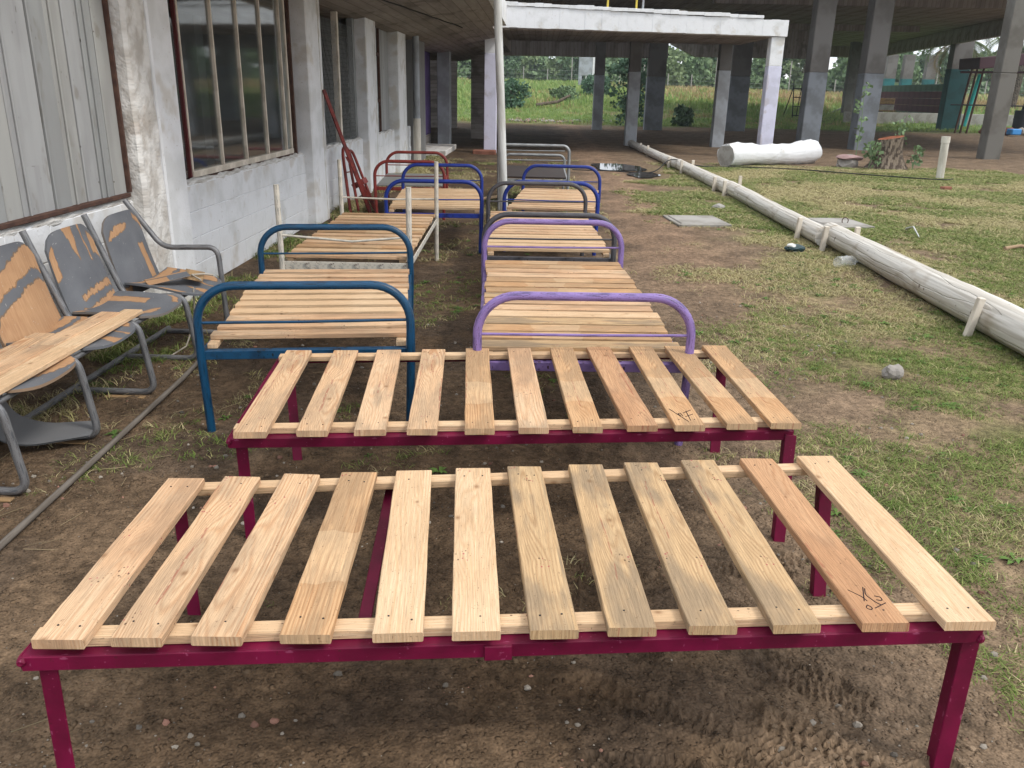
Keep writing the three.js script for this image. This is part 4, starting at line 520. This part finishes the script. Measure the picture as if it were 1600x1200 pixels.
// ---------------------------------------------------------------- things on the lawn
{
  // white log
  const pts = [], n = 26; for (let i = 0; i <= n; i++) { const t = i / n; pts.push(V(lerp(4.18, 6.62, t), 0.215 + 0.03 * Math.sin(t * 5 + 1.2) + 0.05 * t + 0.012 * (vn(t * 9, 2, 613) - 0.5), lerp(-19.3, -21.05, t))); }
  const wl = thing('white_log', 'thick whitewashed log lying in front of the portico corner', 'log'); mesh('trunk', sweep(pts, (t) => 0.235 * (1 + 0.1 * Math.cos(t * 6.28 * 1.1) + 0.06 * t + 0.1 * (vn(t * 12, 4, 612) - 0.5)), 22, true, 0.22, 611), M.whitewash, wl); mesh('cut_face', new THREE.CircleGeometry(0.24, 20).toNonIndexed().rotateY(-Math.PI / 2 + 0.62).translate(4.172, 0.24, -19.296), M.slab, wl);
  // stump with shoots
  const st = thing('tree_stump', 'cut tree stump with reddish top and green shoots', 'stump', [7.9, 0, -19.7]);
  { const P = [], N = 20, H = 8, U = []; const pt = (k, j) => { const a = k / N * 6.283, t = j / H, flare = 1 + 0.75 * Math.pow(1 - t, 3) * (0.6 + 0.8 * vn(Math.cos(a) * 2 + 4, Math.sin(a) * 2 + 4, 621)); const r = 0.27 * flare * (1 + 0.12 * (vn(Math.cos(a) * 3 + 8, Math.sin(a) * 3 + t * 1.5, 622) - 0.5)); return [Math.cos(a) * r, -0.06 + t * (0.74 + 0.05 * Math.cos(a)), Math.sin(a) * r]; }; for (let k = 0; k < N; k++) for (let j = 0; j < H; j++) { const a = pt(k, j), b = pt(k, j + 1), c = pt(k + 1, j + 1), d = pt(k + 1, j); P.push(...a, ...b, ...c, ...a, ...c, ...d); U.push(k / N, j / H, k / N, (j + 1) / H, (k + 1) / N, (j + 1) / H, k / N, j / H, (k + 1) / N, (j + 1) / H, (k + 1) / N, j / H); } mesh('trunk', fromTris(P, null, U), M.bark, st); const Q = [], UQ = []; for (let k = 0; k < N; k++) { const a = pt(k, H), b = pt(k + 1, H); Q.push(0, 0.66, 0, ...b, ...a); UQ.push(0.5, 0.5, 0.5 + b[0], 0.5 + b[2], 0.5 + a[0], 0.5 + a[2]); } mesh('cut_top', fromTris(Q, null, UQ), M.stump, st); }
  st.userData.shoots = undefined; delete st.userData.shoots;
  const fs = thing('flat_stone', 'flat pinkish stone slab beside the stump', 'stone', [7.2, 0, -20.1]); mesh('top_slab', rock(0.3, 0.07, 0.24, 12, 2).translate(0, 0.2, 0), M.pinkStone, fs); mesh('base', rock(0.27, 0.2, 0.2, 9, 2).translate(0, 0.05, 0), M.stone, fs);
  const pv = thing('standing_pipe', 'cream plastic pipe standing upright in the grass', 'pipe', [8.08, 0, -17.4]); mesh('shaft', sweep([V(0, -0.05, 0), V(-0.02, 0.72, 0)], 0.075, 18), M.pvc, pv); mesh('socket', sweep([V(-0.02, 0.7, 0), V(-0.0225, 0.82, 0)], 0.083, 18), M.pvc, pv);
  const cab = []; for (const [x, z] of [[0.7, -17.2], [1.5, -17.35], [2.3, -17.3], [2.75, -17.9], [3.6, -18.85], [4.6, -18.9], [5.65, -18.6], [6.8, -17.5], [7.9, -16.8], [8.2, -17.1]]) cab.push(V(x, groundH(x, z) + 0.035, z)); cab[3].y = 0.22; single('black_cable', sweep(new THREE.CatmullRomCurve3(cab).getPoints(60), 0.011, 6), M.black, 'thin black cable running across the lawn to the standing pipe', 'cable');
  const lid = (label, x, z, w, d, a) => { const T = thing('concrete_cover', label, 'cover', [x, 0, z], a); mesh('rim', [bx(-w / 2, w / 2, -0.03, 0.03, d / 2 - 0.05, d / 2, 0.006), bx(-w / 2, w / 2, -0.03, 0.03, -d / 2, -d / 2 + 0.05, 0.006), bx(-w / 2, -w / 2 + 0.05, -0.03, 0.028, -d / 2, d / 2, 0.006), bx(w / 2 - 0.05, w / 2, -0.03, 0.028, -d / 2, d / 2, 0.006)], M.slab, T); mesh('lid', bx(-w / 2 + 0.055, w / 2 - 0.055, -0.03, 0.036, -d / 2 + 0.055, d / 2 - 0.055, 0.008), M.slab, T); return T; };
  lid('square concrete inspection cover set in the grass beside the path', 2.0, -10.55, 0.66, 0.78, 0.1); const l2 = lid('concrete inspection cover with lifting ring behind the poles', 3.78, -10.65, 0.62, 0.72, 0.12); mesh('lifting_ring', new THREE.TorusGeometry(0.04, 0.006, 6, 14).toNonIndexed().translate(0.05, 0.06, 0.1), M.rust, l2);
  // bottle
  const bt = thing('plastic_bottle', 'crumpled clear plastic bottle lying beside the poles', 'bottle', [2.93, 0.05, -7.85], 0.5); const clear = new THREE.MeshPhysicalMaterial({ color: new THREE.Color(0.97, 0.98, 0.98), roughness: 0.1, transmission: 0.8, thickness: 0, ior: 1.45 });
  const prof = [[0, 0], [0.05, 0.004], [0.056, 0.02], [0.05, 0.04], [0.057, 0.06], [0.052, 0.09], [0.058, 0.12], [0.053, 0.15], [0.056, 0.18], [0.04, 0.22], [0.016, 0.245], [0.015, 0.262]].map(([x, y]) => new THREE.Vector2(x, y)); mesh('body', new THREE.LatheGeometry(prof, 16).toNonIndexed().rotateZ(-Math.PI / 2).translate(-0.13, 0, 0), clear, bt); mesh('cap', new THREE.CylinderGeometry(0.018, 0.018, 0.016, 12).toNonIndexed().rotateZ(Math.PI / 2).translate(0.135, 0, 0), M.white, bt);
  const cw = thing('crumpled_wrapper', 'crumpled dark green and white wrapper on the grass', 'wrapper', [2.66, 0.03, -8.6]); mesh('dark_foil', rock(0.11, 0.045, 0.07, 31, 2), mat([0.02, 0.05, 0.055], { roughness: 0.35 }), cw); mesh('white_fold', rock(0.05, 0.03, 0.03, 33, 1).translate(-0.05, 0.035, 0.03), M.white, cw);
  single('broken_stone', rock(0.058, 0.05, 0.045, 41, 2), M.stone, 'single pale angular stone on the bare earth right of the beds', 'stone', [2.06, 0.03, -4.56]);
  single('small_stone', rock(0.1, 0.05, 0.07, 43, 1), M.slab, 'small flat pale stone between the first cover and the poles', 'stone', [2.55, 0.02, -11.9]);
  const br = single('brick_piece', cbox(0.2, 0.07, 0.1, 0.012), M.brick, 'reddish brick piece lying in the grass below the standing pipe', 'brick', [7.2, 0.03, -15.2], 0.4);
  single('fallen_branch', sweep([V(5.0, 0.02, -9.0), V(5.2, 0.04, -9.08), V(5.4, 0.02, -9.0), V(5.9, 0.05, -9.2)], (t) => 0.022 - 0.01 * t, 7), mat([0.36, 0.25, 0.16], { roughness: 0.9 }), 'brown fallen branch in the grass at the right edge', 'branch');
  single('white_rag', sweep([V(4.35, 0.03, -9.6), V(4.4, 0.1, -9.9), V(4.42, 0.05, -10.1)], (t) => 0.008 + 0.012 * t, 6, true, 0.9, 7), M.white, 'thin white rag lying in the grass behind the poles', 'rag');
  single('loose_plank', cbox(0.09, 0.025, 0.85, 0.003).rotateX(-0.02), MW[4], 'single pine plank on the ground left of the tall white pole', 'board', [-0.72, 0.035, -12.2], -0.5);
  single('paper_scrap', cbox(0.035, 0.003, 0.012, 0.0008).rotateX(0.1), M.white, 'tiny white paper scrap on the churned mud under the nearest bed', 'scrap', [0.62, 0.022, -1.36], 0.6);
}

// ---------------------------------------------------------------- grass, gravel, straw
function tuft(blades, seed, spread, bend) { const R = rng(seed), P = [], U = []; for (let i = 0; i < blades; i++) { const a = R() * 6.283, r = Math.sqrt(R()) * spread, x = Math.cos(a) * r, z = Math.sin(a) * r, h = 0.55 + R() * 0.55, w = 0.035 + R() * 0.03, d = R() * 6.283, bx0 = Math.cos(d) * bend * h * (0.3 + R()), bz0 = Math.sin(d) * bend * h * (0.3 + R()), wx = -Math.sin(a + 1) * w, wz = Math.cos(a + 1) * w; const m = [x + bx0 * 0.3, h * 0.6, z + bz0 * 0.3], t = [x + bx0, h, z + bz0]; P.push(x - wx, 0, z - wz, x + wx, 0, z + wz, m[0] + wx * 0.8, m[1], m[2] + wz * 0.8, x - wx, 0, z - wz, m[0] + wx * 0.8, m[1], m[2] + wz * 0.8, m[0] - wx * 0.8, m[1], m[2] - wz * 0.8, m[0] - wx * 0.8, m[1], m[2] - wz * 0.8, m[0] + wx * 0.8, m[1], m[2] + wz * 0.8, ...t); for (let k = 0; k < 9; k++) U.push(0, 0); } return fromTris(P, null, U); }
function scatter(name, label, g, m, items, cat) { const o = new THREE.InstancedMesh(g, m, items.length), d = new THREE.Object3D(), c = new THREE.Color(); items.forEach((q, i) => { d.position.set(q.x, q.y, q.z); d.rotation.set(q.rx || 0, q.ry || 0, q.rz || 0); d.scale.set(q.s * (q.sx || 1), q.s * (q.sy || 1), q.s * (q.sz || 1)); d.updateMatrix(); o.setMatrixAt(i, d.matrix); c.setRGB(...q.c); o.setColorAt(i, c); }); o.name = numbered(name); o.castShadow = o.receiveShadow = true; o.userData = { label, category: cat, kind: 'stuff' }; scene.add(o); return o; }
const grassM = mat('#ffffff', { roughness: 0.75 });
{
  const R = rng(701), it = [], inBed = () => false;
  const greens = [[0.115, 0.175, 0.036], [0.16, 0.21, 0.055], [0.21, 0.24, 0.075]], dry = [[0.40, 0.34, 0.18], [0.35, 0.32, 0.14], [0.44, 0.38, 0.21]];
  for (let k = 0; k < 520000 && it.length < 120000; k++) {
    const z = -1.2 - Math.pow(R(), 1.5) * 19, x = -2.58 + R() * (z > -6 ? 6.6 : 13); const d = grassD(x, z); if (R() > d * 0.95) continue;
    const f = sst(-4, -14, z), gm = fbm(x * 0.9 + 31, z * 0.9 + 7, 3, 711), dryP = clamp(sst(0.40, 0.66, gm) * 0.9 + 0.25 * f); const isDry = R() < dryP * 0.95 + 0.08, c0 = (isDry ? dry : greens)[Math.floor(R() * 3)], k2 = 0.8 + R() * 0.4;
    const tall = x < -2.1 ? 1.5 + 1.2 * R() : x < 0.9 ? 1.15 : 1; if (x < 0.9 && R() < (x < -2.1 ? 0.5 : 0.8)) continue;
    it.push({ x, z, y: groundH(x, z) - 0.004, ry: R() * 6.28, s: (0.011 + 0.014 * R() + 0.016 * f) * tall, sx: (1.5 + f * 0.8) / Math.sqrt(tall), sz: (1.5 + f * 0.8) / Math.sqrt(tall), c: [c0[0] * k2, c0[1] * k2, c0[2] * k2] });
  }
  scatter('lawn_grass', 'short patchy green and straw coloured grass on the yard', tuft(8, 703, 0.85, 1.3), grassM, it, 'grass');
  const ft = []; for (let k = 0; k < 60000 && ft.length < 26000; k++) { const z = -43 - Math.pow(R(), 1.3) * 55, x = -30 + R() * 90 + (z + 43) * 0.1; const n = fbm(x * 0.12, z * 0.2, 4, 441), edge = sst(-41, -45, z + (fbm(x * 0.8 + 2, z * 0.8 + 9, 4, 431) - 0.5) * 5); if (R() > edge) continue; const tan = sst(-62, -75, z) * sst(6, 14, x) * 0.75 + 0.4 * sst(0.5, 0.7, n); const c0 = R() < tan ? [[0.40, 0.28, 0.15], [0.34, 0.27, 0.12], [0.45, 0.34, 0.2]][k % 3] : [[0.21, 0.32, 0.09], [0.26, 0.36, 0.11], [0.33, 0.38, 0.14]][k % 3]; ft.push({ x, z, y: groundH(x, z) - 0.02, ry: R() * 6.28, s: 0.1 + 0.34 * R() * sst(-48, -66, z) + 0.06, sx: 1.3, sz: 1.3, c: c0 }); }
  scatter('field_grass', 'tall green and tan grass in the open field beyond the pillars', tuft(9, 709, 0.6, 0.5), grassM, ft, 'grass');
  const pb = [], cr = []; for (let k = 0; k < 19000; k++) { const z = -0.75 - Math.pow(R(), 1.7) * 5.5, x = -2.2 + R() * 4.6, n = fbm(x * 2.5, z * 2.5, 3, 721); if (R() > sst(0.35, 0.6, n) + 0.15) continue; const stone = R() < 0.3, g = 0.12 + R() * 0.22, w = R(), e = groundC(x, z), q = 0.75 + R() * 0.35; (stone ? pb : cr).push({ x, z, y: groundH(x, z) + 0.0005, ry: R() * 6, rx: R() * 6, s: stone ? 0.002 + Math.pow(R(), 7) * 0.012 : 0.0018 + Math.pow(R(), 4) * 0.008, sy: 0.7, c: stone ? (w < 0.18 ? [g * 1.15, g * 0.62, g * 0.46] : [g * 1.05, g * 0.93, g * 0.78]) : [e[0] * q * 0.75, e[1] * q * 0.75, e[2] * q * 0.75] }); }
  scatter('gravel', 'small pebbles strewn over the bare earth', rock(1, 1, 1, 51, 1), mat('#ffffff', { roughness: 0.9 }), pb, 'gravel'); scatter('soil_crumbs', 'crumbs of brown soil loose on the bare earth', rock(1, 1, 1, 57, 1), mat('#ffffff', { roughness: 0.95 }), cr, 'soil');
  const wd = []; for (let k = 0; k < 4000 && wd.length < 420; k++) { const z = -1.5 - R() * 9, x = -2.5 + R() * 6.5; if (R() > grassD(x, z) * 0.8) continue; const g = 0.7 + R() * 0.5; wd.push({ x, z, y: groundH(x, z), ry: R() * 6.28, s: 0.02 + R() * 0.028, c: [0.1 * g, 0.17 * g, 0.04 * g] }); }
  { const P = [], U = [], Q = rng(731); for (let i = 0; i < 9; i++) { const a = i / 9 * 6.283 + Q() * 0.5, l = 0.7 + Q() * 0.6, w = 0.2, h = 0.15 + Q() * 0.3, c = Math.cos(a), t = Math.sin(a), m = [c * l * 0.55, h, t * l * 0.55], e = [c * l, h * 0.6, t * l], L = [m[0] - t * w, m[1], m[2] + c * w], K = [m[0] + t * w, m[1], m[2] - c * w]; P.push(0, 0, 0, ...L, ...m, 0, 0, 0, ...m, ...K, ...L, ...e, ...m, ...m, ...e, ...K); for (let k = 0; k < 12; k++) U.push(0, 0); } scatter('weeds', 'small flat broad leaved weeds among the grass', fromTris(P, null, U), grassM, wd, 'weeds'); }
  const stw = []; for (let k = 0; k < 380; k++) { const cl = R() < 0.5, z = cl ? -3.3 + (R() - 0.5) * 1.4 : -0.9 - R() * 8, x = cl ? -1.9 + (R() - 0.5) * 0.8 : -2.4 + R() * 5; const g = 0.5 + R() * 0.5; stw.push({ x, z, y: groundH(x, z) + 0.004, ry: R() * 6.28, rz: (R() - 0.5) * 0.2, s: 0.015 + Math.pow(R(), 4) * 0.06, c: [0.42 * g, 0.33 * g, 0.2 * g] }); }
  scatter('straw', 'dry straw bits and twigs on the earth', bar(V(-1, 0, 0), V(1, 0.06, 0), 0.03, 0.03), mat('#ffffff', { roughness: 0.9 }), stw, 'straw');
  const rb = []; for (let k = 0; k < 240; k++) { const x = -2 + R() * R() * 7, z = -44 - R() * 3.5, g = 0.15 + 0.35 * R(); rb.push({ x, z, y: groundH(x, z) + 0.03, ry: R() * 6, rx: R() * 6, s: 0.03 + 0.09 * R() * R(), sy: 0.6, c: R() < 0.4 ? [g, g * 0.7, g * 0.6] : [g, g * 0.95, g * 0.9] }); }
  scatter('rubble', 'scattered rubble at the edge of the green field', rock(1, 1, 1, 53, 1), mat('#ffffff', { roughness: 0.9 }), rb, 'rubble');
}

// ---------------------------------------------------------------- trees, bushes and shoots
function leaves(R, clumps, per, size, flat = 0.5) { const P = [], U = []; for (const [cx, cy, cz, r] of clumps) for (let i = 0; i < per; i++) { const a = R() * 6.283, b = Math.acos(2 * R() - 1), q = r * Math.pow(R(), 0.45), x = cx + q * Math.sin(b) * Math.cos(a), y = cy + q * Math.cos(b) * 0.8, z = cz + q * Math.sin(b) * Math.sin(a), s = size * (0.6 + 0.8 * R()); const d = V(R() - 0.5, R() - 0.65, R() - 0.5).normalize(), e = V(R() - 0.5, (R() - 0.5) * flat, R() - 0.5).cross(d).normalize().multiplyScalar(s * 0.42); d.multiplyScalar(s); P.push(x, y, z, x + d.x * 0.5 + e.x, y + d.y * 0.5 + e.y, z + d.z * 0.5 + e.z, x + d.x, y + d.y, z + d.z, x, y, z, x + d.x, y + d.y, z + d.z, x + d.x * 0.5 - e.x, y + d.y * 0.5 - e.y, z + d.z * 0.5 - e.z); for (let k = 0; k < 6; k++) U.push(0, 0); } return fromTris(P, null, U); }
function treeAt(name, label, x, z, h, rad, leafM, seed, group, o = {}) {
  const R = rng(seed), y0 = groundH(x, z), T = thing(name, label, o.cat || 'tree', [x, y0, z], R() * 6, group), base = o.base ?? 0.3, cl = [], limbs = [];
  const top = V((R() - 0.5) * rad * 0.4, h * 0.92, (R() - 0.5) * rad * 0.4), tr = [V(0, -0.15, 0), V(top.x * 0.3, h * 0.35, top.z * 0.3), V(top.x * 0.7, h * 0.7, top.z * 0.7), top]; limbs.push(sweep(tr, (t) => (o.tr || 0.02 * h) * (1 - 0.85 * t), 6));
  const n = o.n || 16; for (let i = 0; i < n; i++) { const t = base + (1 - base) * (i + R()) / n, a = R() * 6.283 + i * 2.4, q = rad * (0.35 + 0.65 * R()) * (o.cone ? 1.15 - t : Math.sqrt(Math.max(0.12, 1 - Math.pow((t - 0.6) * 1.9, 2)))); const c = V(Math.cos(a) * q, t * h, Math.sin(a) * q); cl.push([c.x, c.y, c.z, rad * (0.28 + 0.2 * R())]); const s = V(0, Math.max(0.1, t * h - q * 0.7), 0); limbs.push(sweep([s, s.clone().lerp(c, 0.5).add(V(0, q * 0.1, 0)), c], (u) => 0.006 * h * (1 - 0.7 * u), 4)); }
  mesh('trunk', limbs, M.bark, T); mesh('crown', leaves(R, cl, o.per || 60, o.leaf || 0.3), leafM, T); return T;
}
{
  const R = rng(801), kinds = [['tall_tree', 'tall feathery tree in the line behind the field fence', M.leafMid, { cone: true, base: 0.12, n: 24, per: 70, leaf: 0.5 }], ['round_tree', 'broad dark leafy tree in the line behind the field fence', M.leafDark, { base: 0.08, n: 22, per: 75, leaf: 0.5 }], ['pale_tree', 'pale green loose tree in the line behind the field fence', M.leafPale, { base: 0.1, n: 20, per: 70, leaf: 0.5 }]];
  let i = 0; for (let x = -26; x < 62; x += 2.5) { const k = kinds[[0, 1, 2, 0, 2, 1, 0][i++ % 7]], z = -101 - R() * 16, h = 3.5 + R() * 2.5 + (x > 22 && x < 36 ? 1.2 : 0) - (x > 5 && x < 8 ? 1.5 : 0); treeAt(k[0], k[1], x + R() * 1.6, z, h, 2 + R() * 0.9, k[2], 810 + i, k[0].replace('_', ' ') + 's behind the fence', k[3]); }
  { const cl = []; for (let i = 0; i < 420; i++) { const x = -45 + R() * 125, z = -122 - R() * 12; cl.push([x, groundH(x, z) + 0.3 + R() * 2.2, z, 1.1 + R() * 0.8]); } const w = single('far_wood', leaves(R, cl, 45, 0.8), M.leafMid, 'distant dark green wood behind the line of trees', 'wood'); w.userData.kind = 'stuff'; }
  treeAt('young_tree', 'young leafy tree with slender stem just behind the portico pillars', 4.6, -43, 3.4, 1.15, M.leafBlue, 871, undefined, { base: 0.12, n: 30, per: 60, leaf: 0.16, tr: 0.03 });
  const bush = (label, x, z, h, r, m, seed) => treeAt('bush', label, x, z, h, r, m, seed, undefined, { base: 0.05, n: 22, per: 90, leaf: 0.2, tr: 0.03, cat: 'bush' });
  bush('dark rounded bush beside the white pole, out in the field', -1.9, -58, 1.7, 1.15, M.leafBlue, 881); bush('blue green bush at the foot of the small concrete tower', 4.6, -72, 1.5, 1.1, M.leafBlue, 882); bush('small bush low in the field left of the tower', 1.8, -66, 0.9, 1.0, M.leafMid, 883); bush('low bush at the edge of the field between two pillars', 7.2, -44, 0.8, 0.5, M.leafDark, 884);
  // shoots growing from the stump
  const sh = (lab, x, z, h, r, seed, per) => { const T = thing('stump_shoot', lab, 'shoot', [x, 0, z]); const Q = rng(seed), cl = []; mesh('stem', sweep([V(0, -0.05, 0), V(0.03, h * 0.5, 0.02), V(-0.02, h * 0.95, 0)], (t) => 0.012 - 0.007 * t, 5), M.leafMid, T); for (let i = 0; i < 7; i++) { const t = 0.35 + 0.65 * i / 6; cl.push([(Q() - 0.5) * r, h * t, (Q() - 0.5) * r, r * 0.45]); } mesh('foliage', leaves(Q, cl, per, 0.09), M.leafMid, T); };
  sh('leafy shoot low on the left side of the stump', 7.45, -19.55, 0.55, 0.3, 891, 14); sh('tall leafy shoot rising behind the stump top', 8.25, -20.1, 1.1, 0.28, 892, 8); sh('tallest vine climbing in front of the grey pillar by the stump', 7.5, -20.6, 1.8, 0.2, 893, 10); sh('small shoot on the right side of the stump', 8.4, -19.5, 0.5, 0.22, 894, 10);
  // palms
  const palm = (label, x, z, h, seed, n) => { const Q = rng(seed), y0 = groundH(x, z), T = thing('palm_tree', label, 'palm', [x, y0, z]); mesh('trunk', sweep([V(0, -0.2, 0), V(0.1, h * 0.5, 0), V(0, h, 0)], 0.32, 10, true, 0.2, seed), M.bark, T);
    for (let i = 0; i < n; i++) { const a = i / n * 6.283 * 3.1 + Q(), e0 = lerp(1.25, -0.5, i / n) + (Q() - 0.5) * 0.2, L = 3 + Q() * 1.2, P = [], U = []; let p = V(0, h, 0), e = e0; const mid = [p.clone()]; for (let s = 0; s < 12; s++) { p = p.clone().add(V(Math.cos(a) * Math.cos(e), Math.sin(e), Math.sin(a) * Math.cos(e)).multiplyScalar(L / 12)); e -= 0.14 + 0.03 * s * 0.4; mid.push(p); }
      const side = V(-Math.sin(a), 0, Math.cos(a)); for (let s = 1; s < 12; s++) for (const q of [-1, 1]) for (let u = 0; u < 3; u++) { const b = mid[s].clone().lerp(mid[s + 1] || mid[s], u / 3), l = 0.75 * Math.sin(Math.PI * (s + u / 3) / 12.5) + 0.12, d = side.clone().multiplyScalar(q * 0.8).add(V(Math.cos(a) * 0.5, -0.35 - 0.3 * Q(), Math.sin(a) * 0.5)).normalize().multiplyScalar(l), wv = V(Math.cos(a), 0, Math.sin(a)).multiplyScalar(0.035); P.push(b.x - wv.x, b.y, b.z - wv.z, b.x + wv.x, b.y, b.z + wv.z, b.x + d.x, b.y + d.y, b.z + d.z); U.push(0, 0, 0, 0, 0, 0); }
      const f = mesh('frond', fromTris(P, null, U), i > n * 0.78 ? M.dryFrond : M.frond, T); mesh('frond_rib', sweep(mid, (t) => 0.03 - 0.022 * t, 4), M.frond, f); } };
  palm('feather leaved palm half hidden behind the teal pillar', 30.4, -66, 4.9, 901, 34); palm('farther feather leaved palm at the right edge beyond the canopy', 37, -70, 4.4, 902, 26);
}

// ---------------------------------------------------------------- far things seen between the pillars
{
  const gy = groundH(4.5, -85), tw = thing('concrete_tower', 'small grey concrete tower on legs standing in the far field', 'tower', [4.5, gy, -85]);
  mesh('upper_block', bx(-0.82, 0.82, 1.1, 3.2, -0.8, 0.8, 0.03, 'y'), M.palegreyPaint, tw); mesh('leg', bx(0.35, 0.82, -0.2, 1.1, -0.75, 0.795, 0.02, 'y'), M.palegreyPaint, tw); mesh('leg', bx(-0.82, -0.55, -0.2, 1.1, -0.75, 0.795, 0.02, 'y'), M.palegreyPaint, tw); mesh('leg', bx(-0.2, -0.08, -0.2, 1.1, 0.5, 0.75, 0.01, 'y'), M.plaster, tw); mesh('side_face', bx(0.42, 0.83, 1.1, 3.21, 0.5, 0.83, 0.02, 'y'), M.plaster, tw);
  const fe = thing('field_fence', 'field fence of pale posts and wire in front of the tree line', 'fence'); const R = rng(821); let k = 0;
  for (let x = -20; x < 56; x += 2.6) { const z = -97 + R() * 1.2, y = groundH(x, z), h = k++ % 3 === 0 ? 3.1 + R() * 0.5 : 1.5 + R() * 0.3; mesh('post', cbox(0.1, h, 0.1, 0.01).translate(x, y + h / 2 - 0.1, z), M.slab, fe); }
  for (const dy of [0.5, 0.9, 1.3]) { const pts = []; for (let x = -20; x < 56; x += 4) pts.push(V(x, groundH(x, -96.5) + dy, -96.5)); mesh('wire', sweep(pts, 0.006, 4), M.galv, fe); }
  const ld = thing('step_ladder', 'black metal step ladder standing in the shade between two pillars', 'ladder', [15.9, 0, -55], 0.3);
  for (const s of [-1, 1]) { mesh('rail', tube(V(s * 0.42, 0, 0.5), V(s * 0.28, 2.1, 0), 0.035, 6), M.black, ld); mesh('rear_leg', tube(V(s * 0.5, 0, -0.6), V(s * 0.28, 2.1, 0), 0.03, 6), M.black, ld); mesh('handle', tube(V(s * 0.28, 2.0, 0), V(s * 0.3, s < 0 ? 2.5 : 2.25, -0.05), 0.03, 6), M.black, ld); } for (const t of [0.2, 0.45, 0.7, 0.95]) mesh('tread', cbox(0.84 - 0.28 * t, 0.05, 0.16, 0.005).translate(0, t * 2.1, 0.5 * (1 - t)), M.black, ld);
  const bw = thing('striped_board_wall', 'long wall of red and green painted boards under the raised building', 'board wall'); const a = V(24.3, 0, -54), b = V(26.2, 0, -77), q = b.clone().sub(a).normalize(); [M.boardGreen, M.boardRed, M.boardRed, M.boardRed, M.boardGreen].forEach((m, i) => { const y = 2.2 - i * 0.42; mesh('board', bar(a.clone().setY(y), b.clone().setY(y), 0.05 + 0.01 * i, 0.414, 0.006), m, bw); }); for (let i = 0; i < 5; i++) { const p = a.clone().lerp(b, i / 4); mesh('post', bx(p.x + 0.06, p.x + 0.2, -0.1, 2.3, p.z - 0.1, p.z + 0.1, 0.01), M.black, bw); }
  const ct = thing('old_cart', 'old wooden cart with drawbar parked in the shade by the board wall', 'cart', [22.2, 0, -60], -0.5); mesh('box_side', cbox(2.6, 0.35, 0.06, 0.01).translate(0.4, 1.35, 0.6), M.oldWood, ct); mesh('box_side', cbox(2.6, 0.35, 0.06, 0.01).translate(0.4, 0.95, 0.6), M.slab, ct); mesh('bed', cbox(2.6, 0.1, 1.3, 0.01).translate(0.4, 0.75, 0), M.oldWood, ct); mesh('drawbar', tube(V(-0.9, 1.2, 0), V(-2.6, 0.35, 0.2), 0.06, 8), M.galv, ct); for (const s of [-1, 1]) mesh('wheel', new THREE.TorusGeometry(0.36, 0.1, 8, 20).toNonIndexed().translate(0.5, 0.44, s * 0.7), M.black, ct);
  const cn = thing('sheet_canopy', 'low maroon sheet canopy on thin posts at the right edge', 'canopy', [21.3, 0, -42.5]); mesh('sheet', cbox(3.6, 0.5, 2.0, 0.02).rotateZ(0.1).translate(0.6, 3.3, 0), M.canopy, cn); for (const [x, h] of [[-1.1, 3.0], [-0.55, 2.95], [-0.85, 2.95]]) mesh('post', tube(V(x - 0.25, 0, 0.2), V(x, h, 0.2), 0.05, 8), M.rust, cn); mesh('cross_rail', tube(V(-1.6, 2.75, 0.2), V(2, 2.8, 0.2), 0.05, 6), M.canopy, cn); mesh('cross_rail', tube(V(-1.8, 1.3, 0.25), V(2, 1.3, 0.25), 0.03, 6), M.black, cn);
  single('turquoise_pole', tube(V(20.9, 0.3, -43.5), V(21.25, 2.7, -43.6), 0.09, 10), M.turquoise, 'leaning turquoise pole below the maroon canopy', 'pole');
  single('blue_tub', cbox(0.5, 0.26, 0.4, 0.04), M.brightBlue, 'bright blue plastic tub on the ground near the canopy posts', 'tub', [21.5, 0.2, -40], 0.2);
  single('low_wall', bx(18, 40, 0, 0.75, -52, -52.3, 0.02), M.slab, 'low grey wall behind the maroon canopy', 'wall');
  const rr = rng(833); for (const [i, lab] of ['small heap of red brick beside the turquoise pole', 'brown stone block under the canopy', 'pale stone block near the blue tub', 'reddish block right of the blue tub'].entries()) single('rubble_block', rock(0.3, 0.2, 0.25, 60 + i, 1), i % 2 ? M.stone : M.brick, lab, 'rubble', [20.6 + i * 0.55, 0.2, -41.5 + rr()], rr() * 3);
  const dr = thing('dark_drum', 'dark metal drum standing at the right edge of the photo', 'drum', [23.2, 0, -42.7]); mesh('body', new THREE.CylinderGeometry(0.36, 0.36, 1.1, 20).toNonIndexed().translate(0, 0.55, 0), M.black, dr); mesh('hoop', new THREE.TorusGeometry(0.365, 0.02, 6, 24).toNonIndexed().rotateX(Math.PI / 2).translate(0, 0.7, 0), M.black, dr); mesh('spout', new THREE.CylinderGeometry(0.1, 0.16, 0.35, 12).toNonIndexed().translate(0.05, 1.25, 0), M.black, dr);
  const fb = single('fallen_tree', sweep([V(-0.2, groundH(-0.2, -57) + 0.15, -57), V(1.2, groundH(1.2, -57) + 0.45, -57.5), V(2, groundH(2, -57) + 0.9, -58)], (t) => 0.12 - 0.04 * t, 7), M.bark, 'fallen grey tree lying in the field behind the portico', 'tree');
}
scene.fog = new THREE.FogExp2(new THREE.Color(0.78, 0.88, 0.95), 0.0007);
renderer.render(scene, camera);
